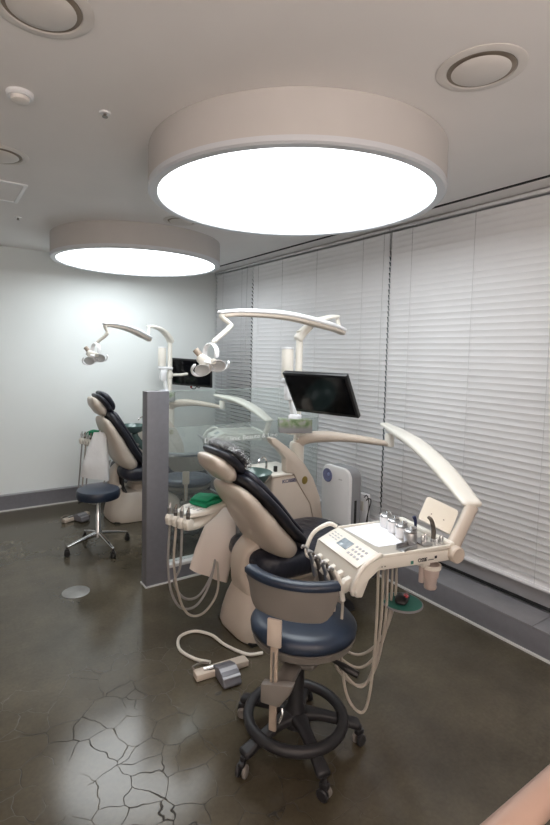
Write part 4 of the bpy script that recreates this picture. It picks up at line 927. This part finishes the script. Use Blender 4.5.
# ---------------------------------------------------------------- air purifier
px, py = 2.755, 2.91
t = thing('air_purifier', 'tall white air purifier with round dial, in front of the window ledge', 'air purifier', (px, py, 0))
def rrect(y0, y1, z0, z1, r):
    out = []
    for cy_, cz_, a0 in ((y1 - r, z1 - r, 0), (y0 + r, z1 - r, PI / 2)):
        for k in range(8): a = a0 + k / 7 * PI / 2; out.append((cy_ + r * math.cos(a), cz_ + r * math.sin(a)))
    return out + [(y0, z0), (y1, z0)]
MB().prism(rrect(py - .165, py + .165, .02, .805, .085), 'x', px - .075, px - .045, bevel=.008, seg=3).build('front_panel', white_m, t)
MB().prism(rrect(py - .158, py + .158, .0, .80, .08), 'x', px - .047, px + .06, bevel=.01, seg=3).build('body', mat('purifier_grey', (.30, .31, .33), .4, var=.05), t)
MB().box((px + .0, py - .160, .33), (.022, .006, .45), bevel=.002).build('intake_slot', black_m, t)
MB().lathe([(.002, 0), (.052, 0), (.056, .004), (.052, .007), (.040, .004), (.002, .003)], (px - .076, py + .09, .715), axis=(-1, 0, 0), seg=36).build('dial', purple_m, t)
MB().lathe([(.002, 0), (.015, 0), (.014, .004), (.002, .005)], (px - .080, py + .075, .725), axis=(-1, 0, 0), seg=24).build('dial_highlight', pale_blue_m, t)
text_part('maker_name', 'airon', .02, frame((px - .0765, py - .06, .71), (0, -1, 0), (0, 0, 1)), key_m, t)
MB().lathe([(.002, 0), (.014, 0), (.014, .002), (.002, .002)], (px - .076, py - .06, .30), axis=(-1, 0, 0), seg=16).build('green_label', mat('label_green', (.10, .30, .05), .5, var=.2), t)

t = thing('power_box', 'white box standing on the window ledge behind the purifier', 'white box', (2.95, 2.85, .163))
MB().box((2.95, 2.85, .163 + .20), (.05, .10, .40), bevel=.012).build('case', white_m, t)
MB().box((2.92, 2.85, .163 + .30), (.006, .05, .08), bevel=.002).build('socket_plate', ivory_m, t)
t = thing('power_cable', 'thin black cables hanging down beside the air purifier', 'cable', (2.93, 2.76, .17))
MB().tube([(2.920, 2.820, .54), (2.910, 2.780, .565), (2.905, 2.750, .50), (2.910, 2.765, .35), (2.900, 2.720, .22), (2.910, 2.680, .170)], .004, 8).build('cable_strand', black_m, t)
MB().tube([(2.920, 2.795, .52), (2.910, 2.765, .545), (2.910, 2.735, .53), (2.900, 2.760, .40), (2.910, 2.790, .25), (2.910, 2.800, .170)], .004, 8).build('cable_strand', black_m, t)

# ---------------------------------------------------------------- handrail at the lower right corner
t = thing('handrail', 'warm pinkish wooden handrail crossing the lower right corner', 'handrail', (.75, .361, 0))
MB().tube([(-.70, .361, 1.0), (.50, .361, 1.0), (1.90, .361, 1.0)], .0235, 28, smooth=False).build('rail', rail_m, t)
for x in (-.55, 1.75):
    MB().tube([(x, .361, 0.0), (x, .361, .985)], .012, 12, smooth=False).build('post', steel_m, t)

for o in bpy.data.objects:
    if '_o' in o: del o['_o']
